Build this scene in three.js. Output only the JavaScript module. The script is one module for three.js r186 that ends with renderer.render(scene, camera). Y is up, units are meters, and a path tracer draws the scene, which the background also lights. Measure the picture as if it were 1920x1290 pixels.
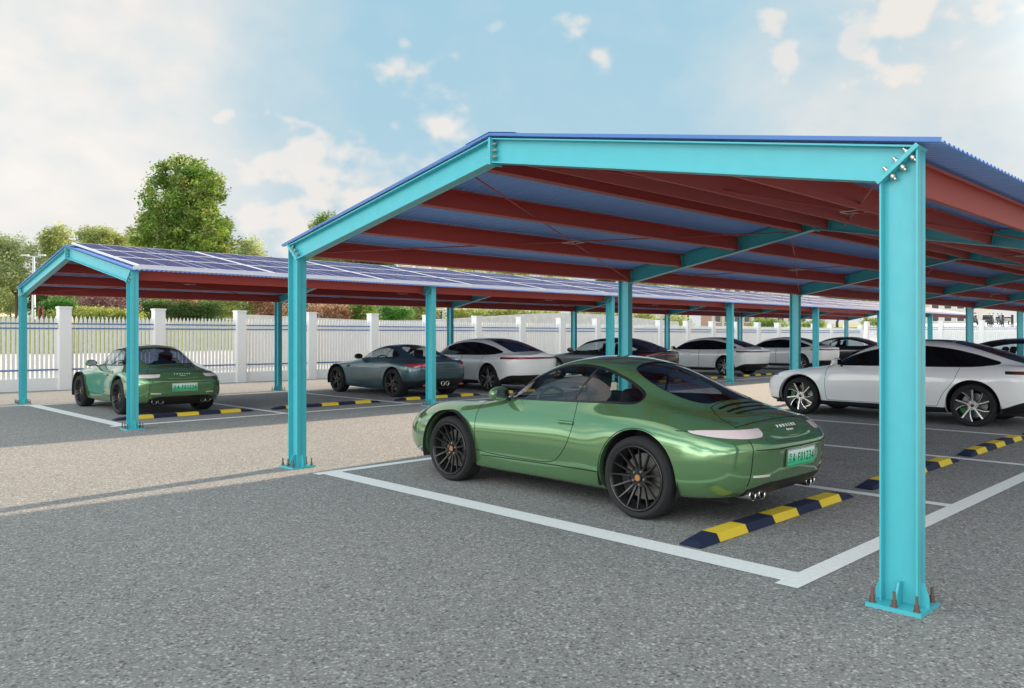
import * as THREE from 'three';
import { mergeGeometries } from 'three/addons/utils/BufferGeometryUtils.js';
import { RoundedBoxGeometry } from 'three/addons/geometries/RoundedBoxGeometry.js';
import { TextGeometry } from 'three/addons/geometries/TextGeometry.js';
import { FontLoader } from 'three/addons/loaders/FontLoader.js';
import { createNoise3D, createNoise2D } from 'simplex-noise';

// ---------------------------------------------------------------- camera, sky, sun, exposure
const scene = new THREE.Scene();
const CAM = new THREE.Vector3(8.15, 1.4825, 4.611), YAW = 0.7949, FPX = 1507.5;
const camera = new THREE.PerspectiveCamera(2 * Math.atan(645 / FPX) * 180 / Math.PI, 1920 / 1290, 0.05, 900);
camera.position.copy(CAM);
camera.rotation.set(0, YAW, 0);
camera.setViewOffset(1920, 1290, 0, 16.3, 1920, 1290);      // horizon a little above the middle of the frame
const EXPOSURE = 2.0;
const renderer = new THREE.WebGLRenderer({ antialias: true });
renderer.setSize(1024, 688);
renderer.toneMapping = THREE.LinearToneMapping;
renderer.toneMappingExposure = EXPOSURE;
renderer.shadowMap.enabled = true;

function rng(seed) {
  let s = seed | 0;
  return () => { s = (s + 0x6d2b79f5) | 0; let t = Math.imul(s ^ (s >>> 15), 1 | s); t = (t + Math.imul(t ^ (t >>> 7), 61 | t)) ^ t; return ((t ^ (t >>> 14)) >>> 0) / 4294967296; };
}
const sstep = (a, b, x) => { const t = Math.min(1, Math.max(0, (x - a) / (b - a))); return t * t * (3 - 2 * t); };
const lerp = (a, b, t) => a + (b - a) * t;

const SUN = new THREE.Vector3(-0.72, 2.5, -8.0).normalize();     // from the shadows of the posts and of the roof edges
const sun = new THREE.DirectionalLight(new THREE.Color().setRGB(1.0, 0.79, 0.58), 5.0);
sun.position.copy(SUN).multiplyScalar(120).add(new THREE.Vector3(-4, 0, -14));
sun.target.position.set(-4, 0, -14);
sun.castShadow = true;
sun.shadow.mapSize.set(4096, 4096);
Object.assign(sun.shadow.camera, { left: -70, right: 70, top: 60, bottom: -60, near: 1, far: 320 });
sun.shadow.radius = 1.5;
scene.add(sun, sun.target);

{ // sky: pale blue air, whitening towards the horizon, with broken white cloud; unseen parts thickened and brightened to add light
  const W = 4096, H = 2048, n3 = createNoise3D(rng(11)), n3b = createNoise3D(rng(12));
  const data = new Float32Array(W * H * 4);
  const fbm = (x, y, z, o) => { let s = 0, a = 0.5, f = 1; for (let i = 0; i < o; i++) { s += a * n3(x * f, y * f, z * f); a *= 0.5; f *= 2.03; } return s; };
  // single clouds and cloud banks: azimuth from the view axis and elevation, in degrees; half sizes, tilt, weight
  const deg = Math.PI / 180;
  const P = (px, py) => [Math.atan((px - 960) / FPX) / deg, Math.atan((628.7 - py) / Math.hypot(FPX, px - 960)) / deg];
  const K = (px, py, w, h, tilt, wt) => { const [a, e] = P(px, py); return [a, e, w / 26.3, h / 26.3, tilt * deg, wt]; };
  const clouds = [
    K(360, 45, 30, 80, -35, 0.75), K(775, 150, 62, 34, 12, 1.0), K(830, 242, 62, 28, -30, 0.95), K(1085, 65, 40, 20, -40, 0.95), K(1120, 105, 30, 18, -50, 0.8),
    K(1450, 45, 32, 18, -30, 0.85), K(1478, 118, 30, 52, 5, 0.85), K(1620, 60, 90, 60, 20, 0.8), K(1700, 45, 120, 90, 10, 1.0), K(560, 228, 75, 17, -12, 0.95), K(415, 218, 38, 18, 32, 0.9), K(500, 212, 20, 12, 30, 0.7), K(560, 300, 70, 40, 10, 0.9),
    K(590, 385, 170, 90, 12, 0.95), K(330, 275, 40, 20, 30, 0.5), K(230, 210, 70, 80, 0, 0.55), K(930, 50, 20, 9, 20, 0.35), K(760, 80, 14, 9, 0, 0.5), K(1850, 25, 70, 50, 0, 0.9), K(1800, 200, 220, 90, 0, 0.6), K(740, 235, 12, 9, 0, 0.4),
    K(275, 130, 20, 14, 0, 0.5), K(700, 330, 120, 40, 5, 0.55)];
  for (let j = H / 2 - 40; j < H; j++) {
    const el = ((j + 0.5) / H - 0.5) * Math.PI, ce = Math.cos(el), y = Math.sin(el), ye = Math.max(y, 0);
    for (let i = 0; i < W; i++) {
      const az = ((i + 0.5) / W - 0.5) * 2 * Math.PI, x = Math.cos(az) * ce, z = Math.sin(az) * ce;
      const q = 1 / (ye + 0.22), px = x * q, pz = z * q;
      const broad = fbm(px * 0.55 + 3.1, 0.3, pz * 0.55 - 1.7, 4);
      // air
      const haze = Math.exp(-ye / 0.14);
      let r = lerp(0.35, 0.76, haze), g = lerp(0.605, 0.775, haze), b = lerp(0.75, 0.79, haze);
      // angle from the view axis
      const vx = -Math.sin(YAW), vz = -Math.cos(YAW), rx = Math.cos(YAW), rz = -Math.sin(YAW);
      const fwd = x * vx + z * vz, side = x * rx + z * rz, va = Math.atan2(side, fwd) / deg, ve = el / deg;
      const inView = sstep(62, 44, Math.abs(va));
      let c = sstep(-0.35, 0.25, broad) * 0.95 * (1 - inView);      // unseen cloud field, made denser than in view to add fill light
      if (inView > 0) {
        const d1 = fbm(va * 0.2, ve * 0.3, 4.2, 7), d2 = n3b(va * 0.07, ve * 0.09, 1.5);
        let m = 0;
        for (const [ca, cel, w, h, t, wt] of clouds) {
          const da = va - ca, de = ve - cel; if (Math.abs(da) > 14 || Math.abs(de) > 12) continue;
          const ux = (da * Math.cos(t) + de * Math.sin(t)) / w, uy = (-da * Math.sin(t) + de * Math.cos(t)) / h;
          const k = 1 - Math.hypot(ux, uy) + d1 * 1.5;
          m = Math.max(m, wt * (0.35 * sstep(-0.35, 0.35, k) + 0.65 * sstep(0.05, 0.75, k)));
        }
        // thin white veil thickening to the left and to the right, and low down
        const veil = Math.max(sstep(-12.5, -26, va + d2 * 2.5 - ve * 0.1) * (0.97 + 0.14 * d1 + 0.05 * d2), 0.74 * sstep(13, 27, va + d2 * 3 + ve * 0.1) * (0.9 + 0.25 * d1 + 0.12 * d2)) * 0.9;
        c = Math.max(c, inView * Math.max(m, veil + 0.12 * d1));
      }
      c = Math.min(1, Math.max(0, c));
      // brighter air and cloud towards the sun
      const cs = Math.max(0, x * SUN.x + y * SUN.y + z * SUN.z), glow = 0.02 * Math.pow(cs, 3) + 1.4 * Math.pow(cs, 220), awayFill = Math.pow(0.5 - 0.5 * (x * SUN.x + y * SUN.y + z * SUN.z), 4);   // added fill: sky opposite the sun, mostly unseen, brightened to lift shaded faces
      const cl = 0.95 + 7.0 * awayFill, cr = (0.90 + 0.06 * broad) * cl, cg = (0.865 + 0.06 * broad) * cl, cb = (0.825 + 0.06 * broad) * cl;
      const al = 1 + 2.0 * awayFill; r = lerp(r * al, cr, c) + glow * 1.0; g = lerp(g * al, cg, c) + glow * 0.95; b = lerp(b * al, cb, c) + glow * 0.86;  // air opposite the sun gets added fill brightness too
      const o = (j * W + i) * 4;
      data[o] = r / EXPOSURE * SKYGAIN(); data[o + 1] = g / EXPOSURE * SKYGAIN(); data[o + 2] = b / EXPOSURE * SKYGAIN(); data[o + 3] = 1;
    }
  }
  for (let j = 0; j < H / 2 - 40; j++) for (let i = 0; i < W; i++) { const o = (j * W + i) * 4, s = ((H / 2 - 40) * W + i) * 4; data[o] = data[s] * 0.5; data[o + 1] = data[s + 1] * 0.5; data[o + 2] = data[s + 2] * 0.5; data[o + 3] = 1; }
  function SKYGAIN() { return 1.0; }
  const t = new THREE.DataTexture(data, W, H, THREE.RGBAFormat, THREE.FloatType);
  t.mapping = THREE.EquirectangularReflectionMapping; t.magFilter = THREE.LinearFilter; t.minFilter = THREE.LinearFilter; t.needsUpdate = true;
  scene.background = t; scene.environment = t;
}

// ---------------------------------------------------------------- helpers
const used = new Map();
function numbered(name) { const n = used.get(name) ?? 0; used.set(name, n + 1); return n ? name + '_' + String(n).padStart(3, '0') : name; }
function shadows(o) { o.traverse((c) => { if (c.isMesh) { c.castShadow = true; c.receiveShadow = true; } }); return o; }
function thing(name, label, category, group) { const o = new THREE.Group(); o.name = numbered(name); o.userData = { label, category }; if (group) o.userData.group = group; scene.add(o); return o; }
function part(name, geometry, material, parent) { const m = new THREE.Mesh(geometry, material); m.name = name; m.castShadow = m.receiveShadow = true; parent.add(m); return m; }
function struct(name, geometry, material) { const m = new THREE.Mesh(geometry, material); m.name = numbered(name); m.castShadow = m.receiveShadow = true; m.userData = { kind: 'structure' }; scene.add(m); return m; }
const lin = (r, g, b) => new THREE.Color().setRGB(r, g, b);
const M4 = (x, y, z, rx = 0, ry = 0, rz = 0) => new THREE.Matrix4().compose(new THREE.Vector3(x, y, z), new THREE.Quaternion().setFromEuler(new THREE.Euler(rx, ry, rz)), new THREE.Vector3(1, 1, 1));
const box = (w, h, d, x = 0, y = 0, z = 0, rx = 0, ry = 0, rz = 0) => new THREE.BoxGeometry(w, h, d).applyMatrix4(M4(x, y, z, rx, ry, rz));
const cyl = (r0, r1, h, n, x = 0, y = 0, z = 0, rx = 0, ry = 0, rz = 0) => new THREE.CylinderGeometry(r0, r1, h, n).applyMatrix4(M4(x, y, z, rx, ry, rz));
const merge = (list) => mergeGeometries(list.map((g) => { const h = g.index ? g.toNonIndexed() : g; for (const k of Object.keys(h.attributes)) if (!['position', 'normal', 'uv'].includes(k)) h.deleteAttribute(k); return h; }));
function rod(a, b, r, n = 6) { // bar between two points
  const A = new THREE.Vector3(...a), B = new THREE.Vector3(...b), L = A.distanceTo(B), g = new THREE.CylinderGeometry(r, r, L, n);
  g.applyQuaternion(new THREE.Quaternion().setFromUnitVectors(new THREE.Vector3(0, 1, 0), B.clone().sub(A).normalize()));
  return g.translate((A.x + B.x) / 2, (A.y + B.y) / 2, (A.z + B.z) / 2);
}
function prism(pts, depth, z0) { // polygon in x,y, extruded along z from z0
  const s = new THREE.Shape(pts.map((p) => new THREE.Vector2(p[0], p[1])));
  return new THREE.ExtrudeGeometry(s, { depth, bevelEnabled: false }).translate(0, 0, z0);
}
const noise2 = createNoise2D(rng(5)), noise3 = createNoise3D(rng(6));
function tex(w, h, fn, srgb = true) { const d = new Uint8Array(w * h * 4); for (let j = 0; j < h; j++) for (let i = 0; i < w; i++) { const c = fn(i, j), o = (j * w + i) * 4; d[o] = c[0]; d[o + 1] = c[1]; d[o + 2] = c[2]; d[o + 3] = 255; } const t = new THREE.DataTexture(d, w, h); t.wrapS = t.wrapT = THREE.RepeatWrapping; t.magFilter = THREE.LinearFilter; t.minFilter = THREE.LinearMipmapLinearFilter; t.generateMipmaps = true; if (srgb) t.colorSpace = THREE.SRGBColorSpace; t.needsUpdate = true; return t; }
const std = (color, roughness = 0.6, metalness = 0, extra = {}) => new THREE.MeshStandardMaterial({ color, roughness, metalness, ...extra });
// ---------------------------------------------------------------- ground, markings
const W_SPAN = 6.503, BAY = 6, GAP = 5.10, BAYS = 7;
const asphalt = (() => {
  const N = 2048, r = rng(21), grain = new Float32Array(N * N);
  for (let i = 0; i < N * N; i++) grain[i] = (r() - 0.5) * 26;
  // stone chips of a few sizes, light and dark
  const blob = (cx, cy, rad, v) => { const R = Math.ceil(rad); for (let y = -R; y <= R; y++) for (let x = -R; x <= R; x++) { const d = Math.hypot(x, y) / rad; if (d < 1) { const o = ((cy + y + N) % N) * N + ((cx + x + N) % N); grain[o] = lerp(grain[o], v, 0.8 * (1 - d * d)); } } };
  for (let k = 0; k < 170000; k++) blob((r() * N) | 0, (r() * N) | 0, 1.6 + r() * r() * 4.4, (r() - 0.47) * 165);
  for (let k = 0; k < 9000; k++) blob((r() * N) | 0, (r() * N) | 0, 1.2 + r() * 2.4, r() < 0.55 ? 75 + r() * 45 : -70 - r() * 30);
  const map = tex(N, N, (i, j) => { const v = 134 + grain[j * N + i] * 0.84; return [v + 2, v, v - 3].map((x) => Math.max(20, Math.min(245, x))); });
  const bump = tex(N, N, (i, j) => { const v = 128 + grain[j * N + i] * 0.9; return [v, v, v]; }, false);
  return std(0xffffff, 0.93, 0, { map, bumpMap: bump, bumpScale: 0.004, vertexColors: true });
})();
{
  const g = new THREE.PlaneGeometry(64, 84, 400, 520); g.rotateX(-Math.PI / 2); g.translate(9, 0, -22);
  const p = g.attributes.position, uv = g.attributes.uv, col = [];
  for (let i = 0; i < p.count; i++) {
    const x = p.getX(i), z = p.getZ(i);
    uv.setXY(i, x / 5.3, z / 5.3);
    const n = noise2(x * 0.22, z * 0.22) * 0.5 + noise2(x * 0.9 + 7, z * 0.9) * 0.3 + noise2(x * 2.6, z * 2.6 + 3) * 0.2;
    const v = 1 + 0.09 * n;
    // faint worn wheel paths in the bays and drips of oil where engines stand
    const bx = x > -3 ? x : x + GAP + W_SPAN, bz = ((-z % 3) + 3) % 3; let s = 1;
    if (z < -0.1 && z > -42 && bx > 0.6 && bx < 5.8) { const k = Math.floor(-z / 3); for (const [ox, oz, rr, am] of [[4.5, 1.4, 0.34, 0.20], [4.1, 1.75, 0.16, 0.26], [2.2, 1.5, 0.26, 0.12]]) { const hx = ox + 0.5 * noise2(k * 3.1, x > -3 ? 1 : 9), hz = oz + 0.4 * noise2(k * 5.3, x > -3 ? 4 : 2), d = Math.hypot(bx - hx, bz - hz) / rr + 0.5 * noise2(x * 4, z * 4); if (d < 1) s -= am * (1 - d); } }
    col.push(v * s, v * s * (1 - 0.006 * n), v * s * (1 - 0.014 * n));
  }
  g.setAttribute('color', new THREE.Float32BufferAttribute(col, 3));
  struct('ground', g, asphalt);
}
const paint = std(0xffffff, 0.7, 0, { map: (() => { const r = rng(8), N = 512; const f = new Float32Array(N * N); for (let i = 0; i < N * N; i++) f[i] = (r() - 0.5) * 16; return tex(N, N, (i, j) => { const n = noise2(i * 0.03, j * 0.03) * 5 + noise2(i * 0.16, j * 0.16) * 6; const chip = noise2(i * 0.22 + 50, j * 0.22) + 0.6 * noise2(i * 0.6, j * 0.6) > 1.12 ? -62 : 0; const v = 240 + n + f[j * N + i] + chip; return [v, v, v - 3]; }); })() });
function paintLine(x0, x1, z0, z1) {
  const w = x1 - x0, d = z1 - z0, g = new THREE.PlaneGeometry(w, d).rotateX(-Math.PI / 2).translate((x0 + x1) / 2, 0.004, (z0 + z1) / 2);
  const p = g.attributes.position, uv = g.attributes.uv; for (let i = 0; i < 4; i++) uv.setXY(i, p.getX(i) / 0.9, p.getZ(i) / 0.9);
  const m = struct('painted_line', g, paint); return m;
}
for (const ox of [0, -(GAP + W_SPAN)]) { // bay lines of both rows: head line, tail line, first line and the dividers
  const zEnd = -BAY * BAYS - 0.1;
  paintLine(5.82 + ox, 5.965 + ox, zEnd, 0.13);
  paintLine(0.505 + ox, 0.635 + ox, zEnd, 0.105);
  paintLine(0.635 + ox, 5.82 + ox, -0.175, 0.045);
  for (let k = 1; k <= 2 * BAYS; k++) paintLine(0.635 + ox, 5.82 + ox, -3 * k - 0.065, -3 * k + 0.065);
}
// ---------------------------------------------------------------- carports
const paintWear = (() => { const r = rng(31), N = 512, f = new Float32Array(N * N).fill(0); for (let k = 0; k < 90; k++) { let x = r() * N, y = r() * N; const a = r() * 6.28, L = 6 + r() * 34, v = r() < 0.5 ? 9 : -12; for (let i = 0; i < L; i++) { const o = ((y | 0) & 511) * N + ((x | 0) & 511); f[o] += v; x += Math.cos(a); y += Math.sin(a); } } return { map: tex(N, N, (i, j) => { const v = 243 + noise2(i * 0.01, j * 0.01) * 2.5 + noise2(i * 0.3, j * 0.3) * 1 + f[j * N + i] * 0.5; return [v, v, v].map((q) => Math.max(0, Math.min(255, q))); }), rough: tex(N, N, (i, j) => { const v = 122 + noise2(i * 0.02 + 9, j * 0.02) * 14 + noise2(i * 0.2, j * 0.2) * 5; return [v, v, v]; }, false) }; })();
const cyan = std(lin(0.085, 0.535, 0.60), 0.72, 0.0, { map: paintWear.map, roughnessMap: paintWear.rough }), redSteel = std(lin(0.44, 0.058, 0.042), 0.5, 0.0), blueSheet = std(lin(0.25, 0.43, 0.88), 0.5, 0.0, { side: THREE.DoubleSide });
const blueTrim = std(lin(0.07, 0.19, 0.50), 0.45), zinc = std(lin(0.55, 0.52, 0.48), 0.35, 0.85), rustBolt = std(lin(0.20, 0.125, 0.10), 0.6, 0.4);
const SLOPE = 0.186, OH = 0.22, EAVE = 2.517;
const sheetY = (x) => EAVE + SLOPE * ((x <= W_SPAN / 2 ? x : W_SPAN - x) + OH);   // top of the roof sheet over a frame
const RT = 0.04, RD = 0.205, CD = 0.2, BF = 0.115, TF = 0.010, TW = 0.008;
function iBeam(o0, o1, i1, i0) { // outer edge o0-o1, inner edge i0-i1, in x,y; flanges along both edges
  const list = [prism([o0, o1, i1, i0], TW, -TW / 2)];
  for (const [a, b, s] of [[o0, o1, -1], [i0, i1, 1]]) {
    let dx = b[0] - a[0], dy = b[1] - a[1]; const L = Math.hypot(dx, dy); dx /= L; dy /= L;
    let nx = -dy, ny = dx; const mid = [(o0[0] + o1[0] + i0[0] + i1[0]) / 4, (o0[1] + o1[1] + i0[1] + i1[1]) / 4];
    if ((mid[0] - a[0]) * nx + (mid[1] - a[1]) * ny < 0) { nx = -nx; ny = -ny; }
    const q = [a, b, [b[0] + nx * TF, b[1] + ny * TF], [a[0] + nx * TF, a[1] + ny * TF]];
    list.push(prism(q, BF, -BF / 2));
  }
  return merge(list);
}
function plate(a, b, t, w) { let dx = b[0] - a[0], dy = b[1] - a[1]; const L = Math.hypot(dx, dy), nx = -dy / L * t, ny = dx / L * t; return prism([a, b, [b[0] + nx, b[1] + ny], [a[0] + nx, a[1] + ny]], w, -w / 2); }
const ry = (x) => sheetY(x) - RT;                                                 // top of a rafter
const KO = [-CD / 2, ry(-CD / 2)], KI = [CD / 2, ry(CD / 2) - RD], RO = [W_SPAN / 2 - 0.008, ry(W_SPAN / 2)], RI = [W_SPAN / 2 - 0.008, ry(W_SPAN / 2) - RD];
const columnGeo = iBeam([-CD / 2, 0.022], KO.map((v, i) => v - (i ? 0.0 : 0)), KI, [CD / 2, 0.022]);
const rafterGeo = iBeam(KO, RO, RI, KI);
const kneeGeo = (() => { const u = [KO[0] - KI[0], KO[1] - KI[1]], L = Math.hypot(...u), e = [u[0] / L, u[1] / L]; const a = [KI[0] - e[0] * 0.012, KI[1] - e[1] * 0.012], b = [KO[0] + e[0] * 0.004, KO[1] + e[1] * 0.004]; const n = [-(b[1] - a[1]) / L * 0.012, (b[0] - a[0]) / L * 0.012]; return { geo: plate([a[0] - n[0], a[1] - n[1]], [b[0] - n[0], b[1] - n[1]], 0.024, BF + 0.03), e }; })();
const boltGeo = (() => merge([cyl(0.010, 0.010, 0.10, 8, 0, 0, 0), cyl(0.019, 0.019, 0.018, 6, 0, -0.018, 0), cyl(0.019, 0.019, 0.018, 6, 0, 0.026, 0)]))();
const anchorGeo = merge([cyl(0.0095, 0.0095, 0.095, 8, 0, 0.047, 0), cyl(0.016, 0.016, 0.016, 6, 0, 0.014, 0), cyl(0.016, 0.016, 0.016, 6, 0, 0.033, 0), cyl(0.022, 0.022, 0.005, 12, 0, 0.0035, 0)]);
const baseGeo = box(0.29, 0.022, 0.28, 0, 0.011, 0);
const fins = [...[-1, 1].map((s) => prism(s > 0 ? [[CD / 2, 0.022], [CD / 2 + 0.04, 0.022], [CD / 2 + 0.04, 0.07], [CD / 2 + 0.012, 0.15], [CD / 2, 0.15]] : [[-CD / 2, 0.022], [-CD / 2, 0.15], [-CD / 2 - 0.012, 0.15], [-CD / 2 - 0.04, 0.07], [-CD / 2 - 0.04, 0.022]], 0.01, -0.005)), ...[-1, 1].map((s) => prism([[0.004, 0.022], [0.10, 0.022], [0.10, 0.05], [0.055, 0.14], [0.004, 0.14]], 0.01, -0.005).rotateY(-s * Math.PI / 2))];
const purlinXs = [0.135, 1.105, 2.08, 3.05];
const purlinLen = BAY - 0.03;
const purlinGeo = (() => { // Z section along z, 170 deep, lips to either side
  const h = 0.175, w = 0.06, t = 0.0035;
  return merge([box(t, h, purlinLen, 0, -h / 2, 0), box(w, t, purlinLen, w / 2, -t / 2, 0), box(w, t, purlinLen, -w / 2, -h + t / 2, 0), box(t, 0.018, purlinLen, w, -0.009, 0), box(t, 0.018, purlinLen, -w, -h + 0.009, 0)]);
})();
const bracketGeo = box(0.008, 0.16, 0.05, 0.012, -0.095, 0);
function sheetGeo(x0, x1, len) { // trapezoid ribs that run down the slope; local z from 0 to -len
  const pitch = 0.075, h = 0.013, zs = [], pos = [], idx = [];
  for (let z = 0; z < len - 1e-6; z += pitch) for (const [u, v] of [[0, 0], [0.03, 0], [0.042, 1], [0.063, 1]]) if (z + u <= len + 1e-6) zs.push([z + u, v * h]);
  zs.push([len, 0]);
  for (const [z, hh] of zs) for (const x of [x0, x1]) pos.push(x, sheetY(x) - 0.022 + hh, -z);
  for (let i = 0; i + 1 < zs.length; i++) { const a = i * 2; idx.push(a, a + 1, a + 2, a + 1, a + 3, a + 2); }
  const g = new THREE.BufferGeometry(); g.setAttribute('position', new THREE.Float32BufferAttribute(pos, 3)); g.setIndex(idx);
  const n = g.toNonIndexed(); n.computeVertexNormals(); return n;
}
const solarTex = (() => { // printed cell grid of one module
  const c = document.createElement('canvas'); c.width = 1024; c.height = 512; const x = c.getContext('2d');
  x.fillStyle = '#8f94b4'; x.fillRect(0, 0, 1024, 512);
  const r = rng(77), nx = 24, ny = 6, mx = 10, my = 12, gap = 18;
  for (let i = 0; i < nx; i++) for (let j = 0; j < ny; j++) {
    const w = (1024 - 2 * mx - gap) / nx, h = (512 - 2 * my) / ny, v = r() * 10;
    x.fillStyle = `rgb(${26 + v},${33 + v},${84 + v * 1.5})`;
    x.fillRect(mx + i * w + (i >= nx / 2 ? gap : 0) + 1.8, my + j * h + 2.4, w - 3.6, h - 4.8);
  }
  x.fillStyle = '#c3c6d8'; for (let i = 1; i < 5; i++) x.fillRect(i * 1024 / 5 - 4, 0, 8, 512);
  const t = new THREE.CanvasTexture(c); t.colorSpace = THREE.SRGBColorSpace; t.magFilter = THREE.LinearFilter; return t;
})();
const solarGlass = new THREE.MeshPhysicalMaterial({ map: solarTex, roughness: 0.5, metalness: 0, specularIntensity: 0.05 });
const alu = std(lin(0.78, 0.77, 0.80), 0.4, 0.35), turnbuckle = std(lin(0.6, 0.5, 0.4), 0.4, 0.7);
const PZ = 2.278, PS = 1.134;
const moduleFrame = merge([box(PS, 0.035, 0.03, 0, 0, PZ / 2 - 0.015), box(PS, 0.035, 0.03, 0, 0, -PZ / 2 + 0.015), box(0.03, 0.035, PZ - 0.06, PS / 2 - 0.015, 0, 0), box(0.03, 0.035, PZ - 0.06, -PS / 2 + 0.015, 0, 0)]);
const moduleGlass = (() => { const g = box(PS - 0.06, 0.028, PZ - 0.06, 0, 0.0, 0); const p = g.attributes.position, uv = g.attributes.uv; for (let i = 0; i < p.count; i++) uv.setXY(i, p.getZ(i) / PZ + 0.5, p.getX(i) / PS + 0.5); return g; })();

function carport(ox, label, solar) {
  const g = thing('carport', label, 'carport', 'steel carports'); g.position.x = ox;
  for (let k = 0; k <= BAYS; k++) {
    for (const s of [0, 1]) {
      const c = part('column', columnGeo, cyan, g); c.position.set(s ? W_SPAN : 0, 0, -BAY * k); if (s) c.scale.x = -1;
      if (s) c.scale.set(1, 1, 1), c.rotation.y = Math.PI;
      part('base_plate', baseGeo, cyan, c); for (const f of fins) part('stiffener', f, cyan, c);
      for (const bx of [-0.115, 0, 0.115]) for (const bz of [-0.115, 0.115]) { const b = part('anchor_bolt', anchorGeo, rustBolt, c); b.position.set(bx, 0.022, bz); b.scale.setScalar(0.86); }
      const rf = part('rafter', rafterGeo, cyan, g); rf.position.copy(c.position); if (s) rf.rotation.y = Math.PI;
      part('end_plate', kneeGeo.geo, cyan, rf);
      const rp = part('end_plate', box(0.012, RD + 0.02, BF + 0.03, W_SPAN / 2 - 0.0065, ry(W_SPAN / 2) - RD / 2 - 0.006, 0), cyan, rf); void rp;
      for (const q of [0.24, 0.5, 0.76]) for (const bz of [-0.036, 0.036]) {
        const b = part('bolt', boltGeo, zinc, rf); b.position.set(lerp(KI[0], KO[0], q), lerp(KI[1], KO[1], q), bz); b.rotation.z = Math.atan2(kneeGeo.e[1], kneeGeo.e[0]) ;
        if (!s) { const b2 = part('bolt', boltGeo, zinc, rf); b2.position.set(W_SPAN / 2, ry(W_SPAN / 2) - RD * (1 - q), bz); b2.rotation.z = Math.PI / 2; }
      }
    }
  }
  for (let k = 0; k < BAYS; k++) {
    const z = -BAY * k - BAY / 2;
    for (const s of [0, 1]) for (const px of purlinXs) {
      const p = part('purlin', purlinGeo, redSteel, g); p.position.set(s ? W_SPAN - px : px, ry(px) - 0.004, z); p.rotation.z = (s ? -1 : 1) * Math.atan(SLOPE); if (s) p.rotation.y = 0;
      for (const e of [-1, 1]) { const b = part('purlin_bracket', bracketGeo, cyan, p); b.position.z = e * (BAY / 2 - 0.045); }
    }
    for (const s of [0, 1]) {
      const fz = k === 0 ? 0.066 : 0, lz = k === BAYS - 1 ? 0.066 : 0, L = BAY + fz + lz;
      const a = s ? W_SPAN / 2 : -OH, b = s ? W_SPAN + OH : W_SPAN / 2;
      const sh = part('roof_sheet', sheetGeo(a, b, L), blueSheet, g); sh.position.z = -BAY * k + fz;
      // crossed tie rods with a square tension ring in the middle
      const xs = s ? [W_SPAN - 0.12, W_SPAN - 2.86] : [0.12, 2.86], yy = (x) => sheetY(x) - RT - 0.15, z0 = -BAY * k - 0.06, z1 = -BAY * (k + 1) + 0.06;
      part('brace_rod', rod([xs[1], yy(xs[1]), z0], [xs[0], yy(xs[0]), z1], 0.008), redSteel, g);
      part('brace_rod', rod([xs[0], yy(xs[0]) + 0.012, z0], [xs[1], yy(xs[1]) + 0.012, z1], 0.008), redSteel, g);
      const mx = (xs[0] + xs[1]) / 2;
      part('tension_ring', merge([[-1, 0], [1, 0], [0, -1], [0, 1]].map(([u, v]) => rod(u ? [mx + u * 0.11, yy(mx), z - 0.09] : [mx - 0.11, yy(mx), z + v * 0.09], u ? [mx + u * 0.11, yy(mx), z + 0.09] : [mx + 0.11, yy(mx), z + v * 0.09], 0.006))), turnbuckle, g);
    }
  }
  const zr = -BAY * BAYS;
  for (const s of [0, 1]) { // folded trims along the gables and eaves
    const x0 = s ? W_SPAN + OH : -OH, x1 = W_SPAN / 2, mx = (x0 + x1) / 2, my = (sheetY(x0) + sheetY(x1)) / 2, L = Math.hypot(x1 - x0, sheetY(x1) - sheetY(x0));
    for (const z of [0.071, zr - 0.071]) part('gable_trim', box(L, 0.022, 0.006, mx, my - 0.010, z, 0, 0, (s ? -1 : 1) * Math.atan(SLOPE)), blueTrim, g);
  }
  part('ridge_cap', merge([-1, 1].map((s) => box(0.3, 0.003, -zr + 0.15, W_SPAN / 2 + s * 0.148, sheetY(W_SPAN / 2) - 0.027 + 0.028 - 0.02, zr / 2, 0, 0, -s * Math.atan(SLOPE)))), blueTrim, g);
  if (solar) {
    for (let c = 0; c < 18; c++) for (let r = 0; r < 3; r++) {
      const p = part('solar_panel', moduleGlass, solarGlass, g); const d = 0.045 + PS / 2 + r * (PS + 0.02), cs = Math.cos(Math.atan(SLOPE));
      const x = W_SPAN + OH - 0.01 - d * cs; p.position.set(x, sheetY(x) + 0.045, -0.03 - PZ / 2 - c * (PZ + 0.045)); p.rotation.z = -Math.atan(SLOPE);
      part('panel_frame', moduleFrame, alu, p);
    }
    const x = W_SPAN + OH; part('eave_trim', box(0.012, 0.04, -zr + 0.14, x + 0.008, sheetY(x) + 0.022, zr / 2), alu, g);
  }
  return g;
}
carport(0, 'open carport with cyan frames, red purlins and blue roof over the nearer row', false);
carport(-(GAP + W_SPAN), 'carport topped with rows of solar panels along the white picket fence', true);

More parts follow.
